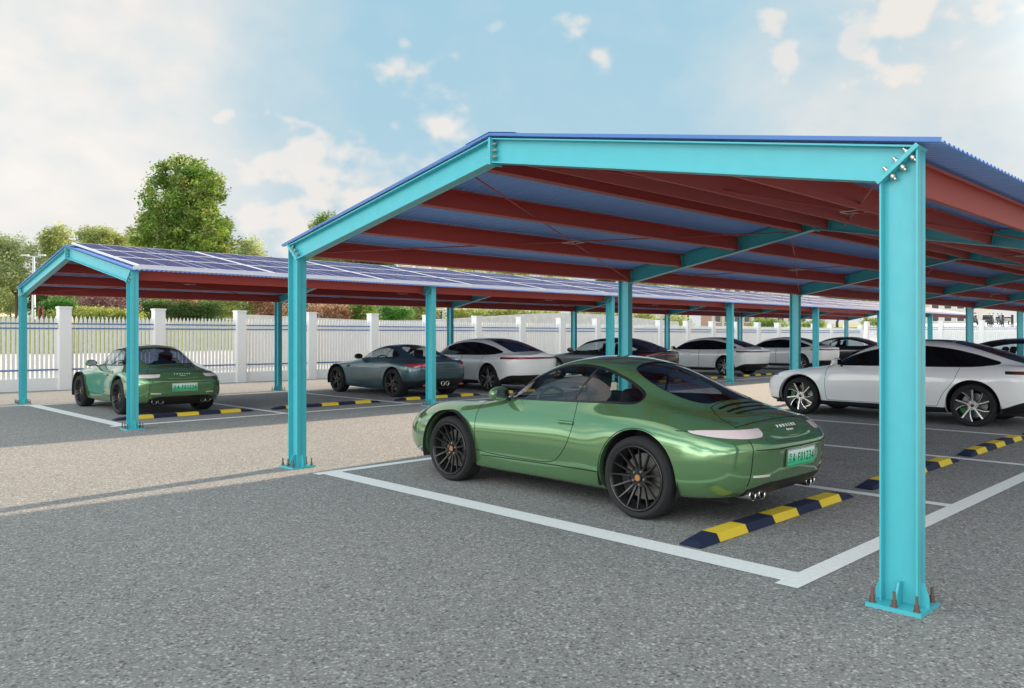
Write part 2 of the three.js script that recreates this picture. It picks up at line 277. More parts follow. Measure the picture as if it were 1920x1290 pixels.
// wheel stops: navy and yellow rubber blocks
const navy = std(lin(0.006, 0.012, 0.045), 0.75), yellow = std(lin(0.78, 0.55, 0.03), 0.7);
const stopProfile = [[-0.09, 0.004], [0.09, 0.004], [0.06, 0.062], [-0.06, 0.062]];
const stopSeg = [0.26, 0.40, 0.42, 0.40, 0.42, 0.40, 0.26];
function stopEnd(len, sgn) { // tapered end block
  const a = prism(stopProfile, len, 0), p = a.attributes.position;
  for (let i = 0; i < p.count; i++) { const z = p.getZ(i), e = sgn > 0 ? z > len - 1e-4 : z < 1e-4; if (e && p.getY(i) > 0.02) { p.setY(i, 0.035); p.setZ(i, sgn > 0 ? len - 0.05 : 0.05); } }
  a.computeVertexNormals(); return a;
}
const stopGeos = stopSeg.map((l, i) => i === 0 ? stopEnd(l - 0.002, -1) : i === 6 ? stopEnd(l - 0.002, 1) : prism(stopProfile, l - 0.002, 0));
const ordinals = ['first', 'second', 'third', 'fourth', 'fifth', 'sixth', 'seventh', 'eighth', 'ninth', 'tenth', 'eleventh', 'twelfth', 'thirteenth', 'fourteenth'];
function wheelStop(x, zTop, label, group) {
  const g = thing('wheel_stop', label, 'wheel stop', group); g.position.set(x, 0, zTop - 2.56);
  let z = 0; stopSeg.forEach((l, i) => { const m = part('stripe_block', stopGeos[i], i % 2 ? yellow : navy, g); m.position.z = z + 0.001; z += l; });
  return g;
}
for (let k = 0; k < 8; k++) wheelStop(5.0, -0.22 - 3 * k, k === 0 ? 'navy and yellow wheel stop behind the nearest green coupe' : `striped wheel stop, ${ordinals[k]} from the camera in the nearer row`, 'wheel stops of the nearer row');
for (let k = 0; k < 14; k++) wheelStop(-6.66, -0.22 - 3 * k, k === 0 ? 'navy and yellow wheel stop behind the distant green coupe' : `striped wheel stop, ${ordinals[k]} along the row under the solar carport`, 'wheel stops of the farther row');
// ---------------------------------------------------------------- cars: a skin lofted over guide curves, then cut along panel and window outlines
function curve1(pts) { // smooth curve through [x, v] pairs
  const n = pts.length, m = [];
  for (let i = 0; i < n; i++) {
    if (i === 0) m.push((pts[1][1] - pts[0][1]) / (pts[1][0] - pts[0][0])); else if (i === n - 1) m.push((pts[i][1] - pts[i - 1][1]) / (pts[i][0] - pts[i - 1][0]));
    else { const h0 = pts[i][0] - pts[i - 1][0], h1 = pts[i + 1][0] - pts[i][0], d0 = (pts[i][1] - pts[i - 1][1]) / h0, d1 = (pts[i + 1][1] - pts[i][1]) / h1; m.push((d0 * h1 + d1 * h0) / (h0 + h1)); }
  }
  return (x) => {
    if (x <= pts[0][0]) return pts[0][1]; if (x >= pts[n - 1][0]) return pts[n - 1][1];
    let i = 0; while (x > pts[i + 1][0]) i++;
    const h = pts[i + 1][0] - pts[i][0], t = (x - pts[i][0]) / h, t2 = t * t, t3 = t2 * t;
    return (2 * t3 - 3 * t2 + 1) * pts[i][1] + (t3 - 2 * t2 + t) * h * m[i] + (-2 * t3 + 3 * t2) * pts[i + 1][1] + (t3 - t2) * h * m[i + 1];
  };
}
function closedCurve(pts, per = 8) { // closed smooth outline; a third value of 0 marks a sharp corner
  const n = pts.length, out = [];
  for (let i = 0; i < n; i++) {
    const p0 = pts[(i + n - 1) % n], p1 = pts[i], p2 = pts[(i + 1) % n], p3 = pts[(i + 2) % n];
    const t1 = p1[2] === 0 ? [(p2[0] - p1[0]) * 0.5, (p2[1] - p1[1]) * 0.5] : [(p2[0] - p0[0]) / 2, (p2[1] - p0[1]) / 2], t2 = p2[2] === 0 ? [(p2[0] - p1[0]) * 0.5, (p2[1] - p1[1]) * 0.5] : [(p3[0] - p1[0]) / 2, (p3[1] - p1[1]) / 2];
    for (let k = 0; k < per; k++) { const t = k / per, a = 2 * t ** 3 - 3 * t * t + 1, b = t ** 3 - 2 * t * t + t, c = -2 * t ** 3 + 3 * t * t, d = t ** 3 - t * t; out.push([a * p1[0] + b * t1[0] + c * p2[0] + d * t2[0], a * p1[1] + b * t1[1] + c * p2[1] + d * t2[1]]); }
  }
  return out;
}
function sdPoly(poly, x, y) { // signed distance, negative inside
  let d = 1e9, s = 1; const n = poly.length;
  for (let i = 0, j = n - 1; i < n; j = i++) {
    const ex = poly[j][0] - poly[i][0], ey = poly[j][1] - poly[i][1], wx = x - poly[i][0], wy = y - poly[i][1], t = Math.min(1, Math.max(0, (wx * ex + wy * ey) / (ex * ex + ey * ey + 1e-12)));
    const bx = wx - ex * t, by = wy - ey * t; d = Math.min(d, bx * bx + by * by);
    const c1 = y >= poly[i][1], c2 = y < poly[j][1], c3 = ex * wy > ey * wx; if ((c1 && c2 && c3) || (!c1 && !c2 && !c3)) s = -s;
  }
  return s * Math.sqrt(d);
}
function polyDist(line, x, y) { let d = 1e9; for (let i = 0; i + 1 < line.length; i++) { const ex = line[i + 1][0] - line[i][0], ey = line[i + 1][1] - line[i][1], wx = x - line[i][0], wy = y - line[i][1], t = Math.min(1, Math.max(0, (wx * ex + wy * ey) / (ex * ex + ey * ey + 1e-12))); d = Math.min(d, (wx - ex * t) ** 2 + (wy - ey * t) ** 2); } return Math.sqrt(d); }
// triangle soup: arrays of 18 numbers (3 x position, normal)
function cut(soup, fn) {
  const inn = [], out = [], rim = [], mix = (a, b, t) => { const v = []; for (let i = 0; i < 6; i++) v.push(a[i] + (b[i] - a[i]) * t); return v; };
  for (const T of soup) {
    const f = T.map((v) => fn(v[0], v[1], v[2], v)), neg = f.map((x) => x < 0), c = neg[0] + neg[1] + neg[2];
    if (c === 3) inn.push(T); else if (c === 0) out.push(T); else {
      const k = neg.findIndex((b) => (c === 1 ? b : !b)), A = T[k], B = T[(k + 1) % 3], C = T[(k + 2) % 3], fa = f[k], fb = f[(k + 1) % 3], fc = f[(k + 2) % 3];
      const ab = mix(A, B, fa / (fa - fb)), ac = mix(A, C, fa / (fa - fc)), one = [[A, ab, ac]], two = [[ab, B, C], [ab, C, ac]];
      (c === 1 ? inn : out).push(...one); (c === 1 ? out : inn).push(...two); rim.push([ab, ac]);
    }
  }
  return { inn, out, rim };
}
function cutAll(soup, fns) { // inside all of the signed functions
  if (typeof fns === 'function') return cut(soup, fns);
  let inn = soup; const out = [], rim = []; for (const f of fns) { const c = cut(inn, f); out.push(...c.out); rim.push(...c.rim); inn = c.inn; } return { inn, out, rim };
}
const band = (d, w) => [(x, y, z, v) => d(x, y, z, v) - w, (x, y, z, v) => -d(x, y, z, v) - w];
function soupGeo(soup, off = 0) {
  const p = new Float32Array(soup.length * 9), n = new Float32Array(soup.length * 9), uv = new Float32Array(soup.length * 6); let o = 0, u = 0;
  for (const T of soup) for (const v of T) { p[o] = v[0] + v[3] * off; n[o++] = v[3]; p[o] = v[1] + v[4] * off; n[o++] = v[4]; p[o] = v[2] + v[5] * off; n[o++] = v[5]; uv[u++] = v[0]; uv[u++] = v[1] + v[2]; }
  const g = new THREE.BufferGeometry(); g.setAttribute('position', new THREE.BufferAttribute(p, 3)); g.setAttribute('normal', new THREE.BufferAttribute(n, 3)); g.setAttribute('uv', new THREE.BufferAttribute(uv, 2)); return g;
}
function rimGeo(rim, d, from = 0) { // turn an edge inwards by d along the skin's normal (or by a vector)
  const s = []; for (const [a, b] of rim) { const q = (v, k) => typeof d === 'function' ? (k ? d(v) : [v[0], v[1], v[2]]) : [v[0] - v[3] * (k ? d : from), v[1] - v[4] * (k ? d : from), v[2] - v[5] * (k ? d : from)]; s.push([q(a, 0), q(b, 0), q(b, 1)], [q(a, 0), q(b, 1), q(a, 1)]); }
  const p = new Float32Array(s.flat(2)), g = new THREE.BufferGeometry(); g.setAttribute('position', new THREE.BufferAttribute(p, 3)); g.computeVertexNormals(); g.setAttribute('uv', new THREE.BufferAttribute(new Float32Array(p.length / 3 * 2), 2)); return g;
}
function skin(spec) {
  const G = spec.guides.map((g) => ({ ...g, fy: curve1(g.y), fz: curve1(g.z) }));
  const NS = spec.ns ?? 170, per = spec.per ?? 7, rows = [], F = spec.front, R = spec.rear;
  for (let i = 0; i <= NS; i++) {
    const q = i / NS, s = 0.5 - 0.5 * Math.cos(Math.PI * q), s2 = lerp(q, s, 0.72);       // stations crowd towards the ends
    const pts = G.map((g) => {
      const x = lerp(g.x0, g.x1, s2); let E = 1;
      const fx = lerp(g.x0, g.x1, 0), lf = F[0] - fx, lr = g.x1 - R[0];
      if (x < F[0]) E = Math.pow(Math.max(0, 1 - Math.pow((F[0] - x) / lf, g.pf ?? F[1])), 1 / (g.pf ?? F[1]));
      if (x > R[0]) E = Math.pow(Math.max(0, 1 - Math.pow((x - R[0]) / lr, g.pr ?? R[1])), 1 / (g.pr ?? R[1]));
      return [x, g.fy(x), g.fz(x) * E];
    });
    // section through the guide points
    const n = pts.length, ext = [[2 * pts[0][0] - pts[1][0], 2 * pts[0][1] - pts[1][1], 2 * pts[0][2] - pts[1][2]], ...pts, [pts[n - 2][0], pts[n - 2][1], -pts[n - 2][2]]], row = [];
    for (let k = 0; k + 1 < n; k++) for (let j = 0; j < per + (k === n - 2 ? 1 : 0); j++) {
      const t = j / per, P0 = ext[k], P1 = ext[k + 1], P2 = ext[k + 2], P3 = ext[k + 3];
      const d = (a, b) => Math.max(1e-4, Math.pow(Math.hypot(a[0] - b[0], a[1] - b[1], a[2] - b[2]), 0.5));
      const t0 = 0, t1 = t0 + d(P0, P1), t2 = t1 + d(P1, P2), t3 = t2 + d(P2, P3), tt = lerp(t1, t2, t), v = [];
      for (let c = 0; c < 3; c++) {
        const A1 = lerp(P0[c], P1[c], (tt - t0) / (t1 - t0)), A2 = lerp(P1[c], P2[c], (tt - t1) / (t2 - t1)), A3 = lerp(P2[c], P3[c], (tt - t2) / (t3 - t2));
        const B1 = lerp(A1, A2, (tt - t0) / (t2 - t0)), B2 = lerp(A2, A3, (tt - t1) / (t3 - t1)); v.push(lerp(B1, B2, (tt - t1) / (t2 - t1)));
      }
      row.push(v);
    }
    rows.push(row);
  }
  const M = rows[0].length, pos = [], idx = [];
  for (const row of rows) { row[M - 1][2] = 0; for (const v of row) pos.push(v[0], v[1], Math.max(0, v[2])); for (let j = M - 2; j >= 0; j--) pos.push(row[j][0], row[j][1], -Math.max(0, row[j][2])); }
  const C = 2 * M - 1;
  for (let i = 0; i < NS; i++) for (let j = 0; j + 1 < C; j++) { const a = i * C + j, b = a + 1, c = a + C, d = c + 1; idx.push(a, c, b, b, c, d); }
  const g = new THREE.BufferGeometry(); g.setAttribute('position', new THREE.Float32BufferAttribute(pos, 3)); g.setIndex(idx); g.computeVertexNormals();
  const nn = g.attributes.normal, V = [];
  for (let it = 0; it < 10; it++) { // even out the pinch where the guide curves run together at nose and tail
    const src = nn.array.slice(), at = (i, j, c) => src[(i * C + j) * 3 + c];
    for (let i = 1; i < NS; i++) { if (i > 12 && i < NS - 14) continue; for (let j = Math.floor(M * 0.62); j < C - Math.floor(M * 0.62); j++) { let n = [0, 1, 2].map((c) => at(i, j, c) * 2 + at(i - 1, j, c) + at(i + 1, j, c) + at(i, j - 1, c) + at(i, j + 1, c)); const L = Math.hypot(...n) || 1; for (let c = 0; c < 3; c++) nn.array[(i * C + j) * 3 + c] = n[c] / L; } }
  }
  // normals on the two end seams (z = 0) point along the middle plane
  for (let i = 0; i < pos.length / 3; i++) { let nx = nn.getX(i), ny = nn.getY(i), nz = nn.getZ(i); const e = i < C || i >= NS * C; if (e) { nz = 0; const L = Math.hypot(nx, ny) || 1; nx /= L; ny /= L; } V.push([pos[3 * i], pos[3 * i + 1], pos[3 * i + 2], nx, ny, nz]); }
  // end seams: average over the two mirrored halves
  for (const base of [0, NS * C]) for (let j = 0; j < M; j++) { const a = V[base + j], b = V[base + C - 1 - j], q = V[(base ? base - C : C) + j]; let nx = a[3] + b[3], ny = a[4] + b[4]; if (Math.hypot(nx, ny) < 1e-3) { nx = base ? 1 : -1; ny = 0; } const L = Math.hypot(nx, ny); a[3] = b[3] = nx / L; a[4] = b[4] = ny / L; a[5] = b[5] = 0; void q; }
  const soup = []; for (let i = 0; i < idx.length; i += 3) { const T = [V[idx[i]], V[idx[i + 1]], V[idx[i + 2]]]; const a = T[0], b = T[1], c = T[2]; const ar = Math.hypot((b[1] - a[1]) * (c[2] - a[2]) - (b[2] - a[2]) * (c[1] - a[1]), (b[2] - a[2]) * (c[0] - a[0]) - (b[0] - a[0]) * (c[2] - a[2]), (b[0] - a[0]) * (c[1] - a[1]) - (b[1] - a[1]) * (c[0] - a[0])); if (ar > 1e-10) soup.push(T); }
  return soup;
}
const bySide = (soup) => { const a = [], b = []; for (const T of soup) (T[0][2] + T[1][2] + T[2][2] > 0 ? a : b).push(T); return [a, b]; };

// shared car materials
const rubber = std(lin(0.016, 0.016, 0.017), 0.85), blackTrim = std(lin(0.012, 0.012, 0.013), 0.45), innerDark = std(lin(0.02, 0.02, 0.022), 0.9), rimDark = std(lin(0.055, 0.053, 0.052), 0.26, 0.75), chrome = std(lin(0.75, 0.74, 0.72), 0.12, 1), discSteel = std(lin(0.22, 0.21, 0.2), 0.4, 0.9), seatCloth = std(lin(0.035, 0.02, 0.02), 0.8), crest = std(lin(0.55, 0.24, 0.09), 0.35, 0.6), silverRim = std(lin(0.62, 0.61, 0.60), 0.25, 0.75);
const clearGlass = new THREE.MeshPhysicalMaterial({ color: lin(0.62, 0.68, 0.70), transmission: 1, thickness: 0, roughness: 0.02, ior: 1.5 });
const smokeGlass = new THREE.MeshPhysicalMaterial({ color: lin(0.20, 0.25, 0.36), transmission: 1, thickness: 0, roughness: 0.02, ior: 1.6 });
const paleGlass = new THREE.MeshPhysicalMaterial({ color: lin(0.86, 0.89, 0.90), transmission: 1, thickness: 0, roughness: 0.02, ior: 1.6 });
const tintGlass = new THREE.MeshPhysicalMaterial({ color: lin(0.006, 0.006, 0.008), roughness: 0.06, ior: 1.5, specularIntensity: 0.55 });
const blueTint = new THREE.MeshPhysicalMaterial({ color: lin(0.012, 0.016, 0.035), roughness: 0.04, ior: 1.6 });
const carPaint = (c, metal = 0.25, rough = 0.38) => new THREE.MeshPhysicalMaterial({ color: c, metalness: metal, roughness: rough, clearcoat: 1, clearcoatRoughness: 0.04 });

function tyreGeo(R, rimR, w) {
  const p = [], half = w / 2, add = (r, z) => p.push(new THREE.Vector2(r, z));
  add(rimR - 0.012, -half + 0.03); add(rimR + 0.006, -half + 0.006); add(rimR + 0.03, -half - 0.002); add(lerp(rimR, R, 0.6), -half); add(R - 0.02, -half + 0.012); add(R - 0.005, -half + 0.03); add(R, -half + 0.05); add(R, -half * 0.3); add(R - 0.006, -half * 0.28); add(R - 0.006, -half * 0.22); add(R, -half * 0.2); add(R, half * 0.2); add(R - 0.006, half * 0.22); add(R - 0.006, half * 0.28); add(R, half * 0.3); add(R, half - 0.05); add(R - 0.005, half - 0.03); add(R - 0.02, half - 0.012); add(lerp(rimR, R, 0.6), half); add(rimR + 0.03, half + 0.002); add(rimR + 0.006, half - 0.006); add(rimR - 0.012, half - 0.03);
  return new THREE.LatheGeometry(p, 56).rotateX(Math.PI / 2);
}
// wheel looking along +z (outer face)
function wheel(style, R, rimR, w, mats) {
  const g = new THREE.Group(); g.name = 'wheel';
  part('tyre', tyreGeo(R, rimR, w), rubber, g);
  const half = w / 2, list = [];
  const barrel = new THREE.LatheGeometry([[rimR - 0.004, half - 0.016], [rimR + 0.004, half - 0.004], [rimR - 0.004, half + 0.004], [rimR - 0.018, half - 0.002], [rimR - 0.026, half - 0.03], [rimR - 0.045, half - 0.10], [rimR - 0.05, -half + 0.03], [rimR - 0.01, -half + 0.02]].map((v) => new THREE.Vector2(v[0], v[1])), 56).rotateX(Math.PI / 2);
  const hubZ = half - (style === 'thin' ? 0.055 : 0.03);
  const spoke = (a0, a1, r0, r1, w0, w1, z0, z1, th) => { // tapered bar from hub to rim
    const n = 5, pos = [], idx = [];
    for (let i = 0; i <= n; i++) { const t = i / n, r = lerp(r0, r1, t), a = lerp(a0, a1, t), ww = lerp(w0, w1, t) / 2, z = lerp(z0, z1, t * t * 0.6 + t * 0.4), cx = Math.cos(a), sx = Math.sin(a); for (const [u, dz] of [[-1, -th], [-0.7, 0], [0.7, 0], [1, -th]]) pos.push(r * cx - u * ww * sx, r * sx + u * ww * cx, z + dz); }
    for (let i = 0; i < n; i++) for (let j = 0; j < 3; j++) { const a = i * 4 + j, b = a + 1, c = a + 4, d = c + 1; idx.push(a, c, b, b, c, d); }
    const q = new THREE.BufferGeometry(); q.setAttribute('position', new THREE.Float32BufferAttribute(pos, 3)); q.setIndex(idx); const m = q.toNonIndexed(); m.computeVertexNormals(); m.setAttribute('uv', new THREE.BufferAttribute(new Float32Array(m.attributes.position.count * 2), 2)); return m;
  };
  const rim = part('rim', barrel, mats.rim, g);
  const hub = merge([cyl(0.075, 0.085, 0.05, 24, 0, 0, hubZ - 0.02, Math.PI / 2), cyl(0.034, 0.036, 0.012, 20, 0, 0, hubZ + 0.01, Math.PI / 2)]);
  if (style === 'thin') for (let k = 0; k < 15; k++) { const a = k / 15 * 2 * Math.PI, o = ((k % 3) - 1) * 0.05; part('spoke', spoke(a + o, a, 0.05, rimR - 0.012, 0.026, 0.013, hubZ + 0.002, half - 0.004, 0.022), mats.rim, g); }
  if (style === 'five') for (let k = 0; k < 5; k++) for (const o of [-0.17, 0.17]) { const a = k / 5 * 2 * Math.PI + 0.3; part('spoke', spoke(a + o * 0.9, a + o, 0.05, rimR - 0.012, 0.05, 0.03, hubZ + 0.012, half - 0.004, 0.02), mats.rim, g); }
  if (style === 'turbine') for (let k = 0; k < 5; k++) { const a = k / 5 * 2 * Math.PI - 0.25; part('spoke', spoke(a - 0.06, a - 0.02, 0.03, rimR - 0.012, 0.03, 0.035, hubZ + 0.014, half - 0.002, 0.02), mats.bright, g); part('spoke', spoke(a + 0.12, a + 0.36, 0.06, rimR - 0.012, 0.05, 0.15, hubZ + 0.004, half - 0.008, 0.012), mats.rim, g); part('spoke', spoke(a + 0.20, a + 0.62, 0.07, rimR - 0.012, 0.012, 0.02, hubZ + 0.008, half - 0.003, 0.01), mats.bright, g); }
  part('hub', hub, mats.hub ?? mats.rim, g);
  part('hub_cap', cyl(0.026, 0.026, 0.006, 20, 0, 0, hubZ + 0.019, Math.PI / 2), mats.cap, g);
  for (let k = 0; k < 5; k++) { const a = k / 5 * 2 * Math.PI + 0.5; part('wheel_bolt', cyl(0.009, 0.009, 0.012, 6, 0.056 * Math.cos(a), 0.056 * Math.sin(a), hubZ + 0.008, Math.PI / 2), chrome, g); }
  part('brake_disc', cyl(rimR * 0.72, rimR * 0.72, 0.03, 40, 0, 0, -0.01, Math.PI / 2), discSteel, g);
  part('brake_caliper', (() => { const s = new THREE.Shape(); s.absarc(0, 0, rimR * 0.8, -0.45, 0.45, false); s.absarc(0, 0, rimR * 0.5, 0.45, -0.45, true); return new THREE.ExtrudeGeometry(s, { depth: 0.07, bevelEnabled: false, curveSegments: 8 }).rotateZ(Math.PI - 0.2).translate(0, 0, -0.03); })(), mats.caliper ?? blackTrim, g);
  void list; void rim; return g;
}
function seatGeo() { return merge([new RoundedBoxGeometry(0.50, 0.16, 0.50, 3, 0.06).translate(0, 0.08, 0), new RoundedBoxGeometry(0.14, 0.62, 0.48, 3, 0.06).applyMatrix4(M4(0.26, 0.40, 0, 0, 0, -0.25)), new RoundedBoxGeometry(0.10, 0.20, 0.27, 3, 0.045).applyMatrix4(M4(0.36, 0.78, 0, 0, 0, -0.2))]); }
const seatG = seatGeo();

function plateTexture(kind) {
  const c = document.createElement('canvas'); c.width = 512; c.height = 150; const x = c.getContext('2d');
  if (kind === 'green') {
    const gr = x.createLinearGradient(0, 0, 0, 150); gr.addColorStop(0, '#f2f5f2'); gr.addColorStop(0.3, '#c3ecd8'); gr.addColorStop(0.75, '#2fc98c'); gr.addColorStop(1, '#13b877'); x.fillStyle = gr; x.fillRect(0, 0, 512, 150);   // the two-tone print of the plate itself
    x.strokeStyle = '#16251d'; x.lineWidth = 4; x.strokeRect(7, 7, 498, 136); x.fillStyle = '#10201a'; x.strokeStyle = '#10201a'; x.lineWidth = 7; x.lineCap = 'round';
    const L = (...p) => { x.beginPath(); x.moveTo(p[0], p[1]); for (let i = 2; i < p.length; i += 2) x.lineTo(p[i], p[i + 1]); x.stroke(); };
    // the place character, drawn with strokes
    L(50, 28, 52, 40); L(26, 44, 80, 44); L(36, 58, 36, 82); L(36, 58, 70, 58, 70, 82, 36, 82); L(53, 84, 53, 122, 46, 116); L(38, 96, 28, 114); L(68, 96, 78, 114);
    x.font = 'bold 112px sans-serif'; x.textBaseline = 'alphabetic'; x.textAlign = 'center';
    const put = (ch, cx, w = 0.72) => { x.save(); x.translate(cx, 118); x.scale(w, 1); x.fillText(ch, 0, 0); x.restore(); };
    put('A', 122); x.beginPath(); x.arc(168, 78, 6, 0, 7); x.fill(); [...'F01234'].forEach((ch, i) => put(ch, 212 + i * 53));
  } else {
    x.fillStyle = '#efefec'; x.fillRect(0, 0, 512, 150); x.strokeStyle = '#33332f'; x.lineWidth = 5; x.strokeRect(5, 5, 502, 140);
    x.fillStyle = '#22221f'; x.font = 'bold 84px sans-serif'; x.textAlign = 'center'; x.textBaseline = 'middle'; x.fillText('LXIIMBTUK', 256, 78, 420);
  }
  const t = new THREE.CanvasTexture(c); t.colorSpace = THREE.SRGBColorSpace; t.magFilter = THREE.LinearFilter; return std(0xffffff, 0.45, 0, { map: t });
}
const greenPlate = plateTexture('green'), whitePlate = plateTexture('white');
function plateGeo(w, h) { const g = new THREE.BoxGeometry(0.006, h, w), uv = g.attributes.uv; for (let i = 0; i < uv.count; i++) if (!(i < 4)) uv.setXY(i, 0.02, 0.5); return g; }

// spec -> a car Group whose origin lies on the ground under the middle of the wheelbase; front towards -x
function buildCar(spec, name) {
  const car = new THREE.Group(); car.name = name;
  let soup = skin(spec); const mat = spec.mats, wb = spec.wheelbase / 2, parts = {};
  // wheel arches
  const rims = []; for (const [wx, r, wy] of [[-wb, spec.arch[0], spec.arch[2]], [wb, spec.arch[1], spec.arch[3] ?? spec.arch[2]]]) { const c = cut(soup, (x, y, z) => Math.max(Math.hypot(x - wx, (y - wy) * (y < wy ? 0.75 : 1)) - r, 0.42 - Math.abs(z), -(y - 0) - 10)); soup = c.out; rims.push(...c.rim.filter(([a, b]) => Math.abs(a[2]) > 0.45 && Math.abs(b[2]) > 0.45)); }
  part('wheel_arch', rimGeo(rims, (v) => [v[0], v[1], v[2] - Math.sign(v[2]) * 0.05]), mat.paint, car);
  const glassRims = [];
  for (const w of spec.windows) {
    const c = cut(soup, w.f); soup = c.out; glassRims.push(...c.rim);
    for (const half of w.split ? bySide(c.inn) : [c.inn]) if (half.length) { const pane = part(w.name, soupGeo(half, -0.006), w.mat, car); if (w.label) pane.userData.label = w.label; void pane; }
    if (w.seal !== 0) { // rubber seal round the pane
      const s = cut(soup, (x, y, z, v) => w.f(x, y, z, v) - (w.seal ?? 0.018)); soup = s.out;
      for (const half of w.split ? bySide(s.inn) : [s.inn]) if (half.length) part('window_seal', soupGeo(half, -0.002), w.sealMat ?? blackTrim, car);
    }
  }
  for (const r of spec.regions ?? []) { // lamps, vents, lower trim
    const c = cutAll(soup, r.f); soup = c.out; const depth = r.depth ?? 0;
    for (const half of r.split ? bySide(c.inn) : [c.inn]) if (half.length) { const m = part(r.name, soupGeo(half, -depth), r.mat, car); if (r.label) m.userData.label = r.label; }
    if (depth) part(r.name + '_edge', rimGeo(c.rim, depth), r.edgeMat ?? blackTrim, car);
  }
  const lining = soup;
  for (const s of spec.seams ?? []) { const c = cutAll(soup, s); soup = c.out; const mid = c.inn.some((T) => Math.abs(T[0][2]) < 0.05); for (const half of mid ? [c.inn] : bySide(c.inn)) if (half.length) part('panel_gap', soupGeo(half, -0.006), blackTrim, car); }
  for (const d of spec.doors ?? []) { const c = cut(soup, d.f); soup = c.out; const [a, b] = bySide(c.inn); for (const [half, sg] of [[a, 1], [b, -1]]) if (half.length) { const door = part('door', soupGeo(half), mat.paint, car); if (d.handle) { const h = d.handle; part('door_handle', new THREE.CapsuleGeometry(0.016, 0.15, 6, 12).applyMatrix4(M4(h[0], h[1], sg * h[2], 0, sg * (h[3] ?? 0), Math.PI / 2)), mat.handle ?? mat.paint, door); } } }
  part('body', soupGeo(soup), mat.paint, car);
  part('inner_lining', soupGeo(lining, -0.022), innerDark, car);
  if (spec.inside !== false) {
    part('cabin_floor', box(2.7, 0.04, 1.2, 0.1, 0.24, 0), innerDark, car);
    for (const s of [-1, 1]) { const a = part('seat', seatG, seatCloth, car); a.position.set(spec.seat?.[0] ?? 0.05, spec.seat?.[1] ?? 0.28, s * 0.33); }
    part('rear_bench', merge([new RoundedBoxGeometry(0.4, 0.14, 1.1, 3, 0.05).translate((spec.seat?.[0] ?? 0.05) + 0.72, 0.42, 0), new RoundedBoxGeometry(0.12, 0.42, 1.1, 3, 0.05).applyMatrix4(M4((spec.seat?.[0] ?? 0.05) + 0.95, 0.64, 0, 0, 0, -0.35))]), seatCloth, car);
    part('dashboard', new RoundedBoxGeometry(0.34, 0.22, 1.2, 3, 0.07).translate((spec.dash ?? -0.52), 0.72, 0), innerDark, car);
    part('steering_wheel', new THREE.TorusGeometry(0.17, 0.015, 8, 28).applyMatrix4(M4((spec.dash ?? -0.52) + 0.28, 0.80, 0.33, 0, Math.PI / 2 - 0.4, 0)), blackTrim, car);
  }
  part('underbody', box(spec.wheelbase + 1.3, 0.10, 1.1, 0, 0.23, 0), innerDark, car);
  part('underbody', box(spec.wheelbase - 2 * Math.max(...spec.arch.slice(0, 2)) - 0.04, 0.05, 1.5, 0, 0.215, 0), innerDark, car);
  for (const sx of [-1, 1]) for (const sz of [-1, 1]) { // wheel housings and wheels
    const r = sx < 0 ? spec.arch[0] : spec.arch[1], wy = sx > 0 ? spec.arch[3] ?? spec.arch[2] : spec.arch[2];
    const well = new THREE.CylinderGeometry(r + 0.012, r + 0.012, 0.36, 32, 1, true, -Math.PI / 2 - 0.3, Math.PI + 0.6).rotateX(Math.PI / 2).rotateZ(Math.PI), disc = new THREE.CircleGeometry(r + 0.01, 32, -0.3, Math.PI + 0.6).translate(0, 0, sz > 0 ? -0.18 : 0.18);
    const wl = part('wheel_housing', merge([well.rotateZ(0), disc]), innerDark, car); wl.position.set(sx * wb, wy, sz * (spec.track - 0.16));
    const key = sx < 0 ? 'front' : 'back', wsp = spec.wheels[key], wh = spec.makeWheel(wsp); wh.position.set(sx * wb, wsp.R - 0.004, sz * (spec.track + (wsp.out ?? 0) - wsp.w / 2)); if (sz < 0) wh.rotation.y = Math.PI; wh.rotation.z = (sz < 0 ? -1 : 1) * (sx * 0.4 + 0.2); car.add(wh);
  }
  spec.extras?.(car, soup);
  return car;
}
function hitX(car, y, z) { // rear skin at a height and offset
  const ray = new THREE.Raycaster(new THREE.Vector3(6, y, z), new THREE.Vector3(-1, 0, 0)); car.updateMatrixWorld(true);
  const h = ray.intersectObjects(car.children.filter((c) => c.name === 'body' || c.name === 'rear_trim' || c.name === 'number_plate_recess'), false)[0]; return h ? [h.point.x, Math.atan2(h.face.normal.y, h.face.normal.x), h.face.normal] : [2, 0, new THREE.Vector3(1, 0, 0)];
}
function mirrors(car, x, y, z, mat, k = 1) {
  for (const s of [-1, 1]) {
    const g = new THREE.SphereGeometry(1, 20, 14); const p = g.attributes.position; for (let i = 0; i < p.count; i++) { let X = p.getX(i), Y = p.getY(i), Z = p.getZ(i); if (X > 0.35) X = 0.35 + (X - 0.35) * 0.15; p.setXYZ(i, X * 0.085 * k, Y * 0.068 * k, Z * 0.115 * k); } g.computeVertexNormals();
    const m = part('door_mirror', g, mat, car); m.position.set(x, y, s * z);
    part('mirror_glass', box(0.004, 0.085 * k, 0.16 * k, 0.036 * k + 0.003, 0, 0), chrome, m);
    part('mirror_stalk', rod([0.0, -0.03, -s * 0.05], [0.03, -0.085, -s * 0.17], 0.014), blackTrim, m);
  }
}
const font = await new FontLoader().loadAsync('fonts/droid/droid_sans_bold.typeface.json'), fontThin = await new FontLoader().loadAsync('fonts/droid/droid_serif_regular.typeface.json');
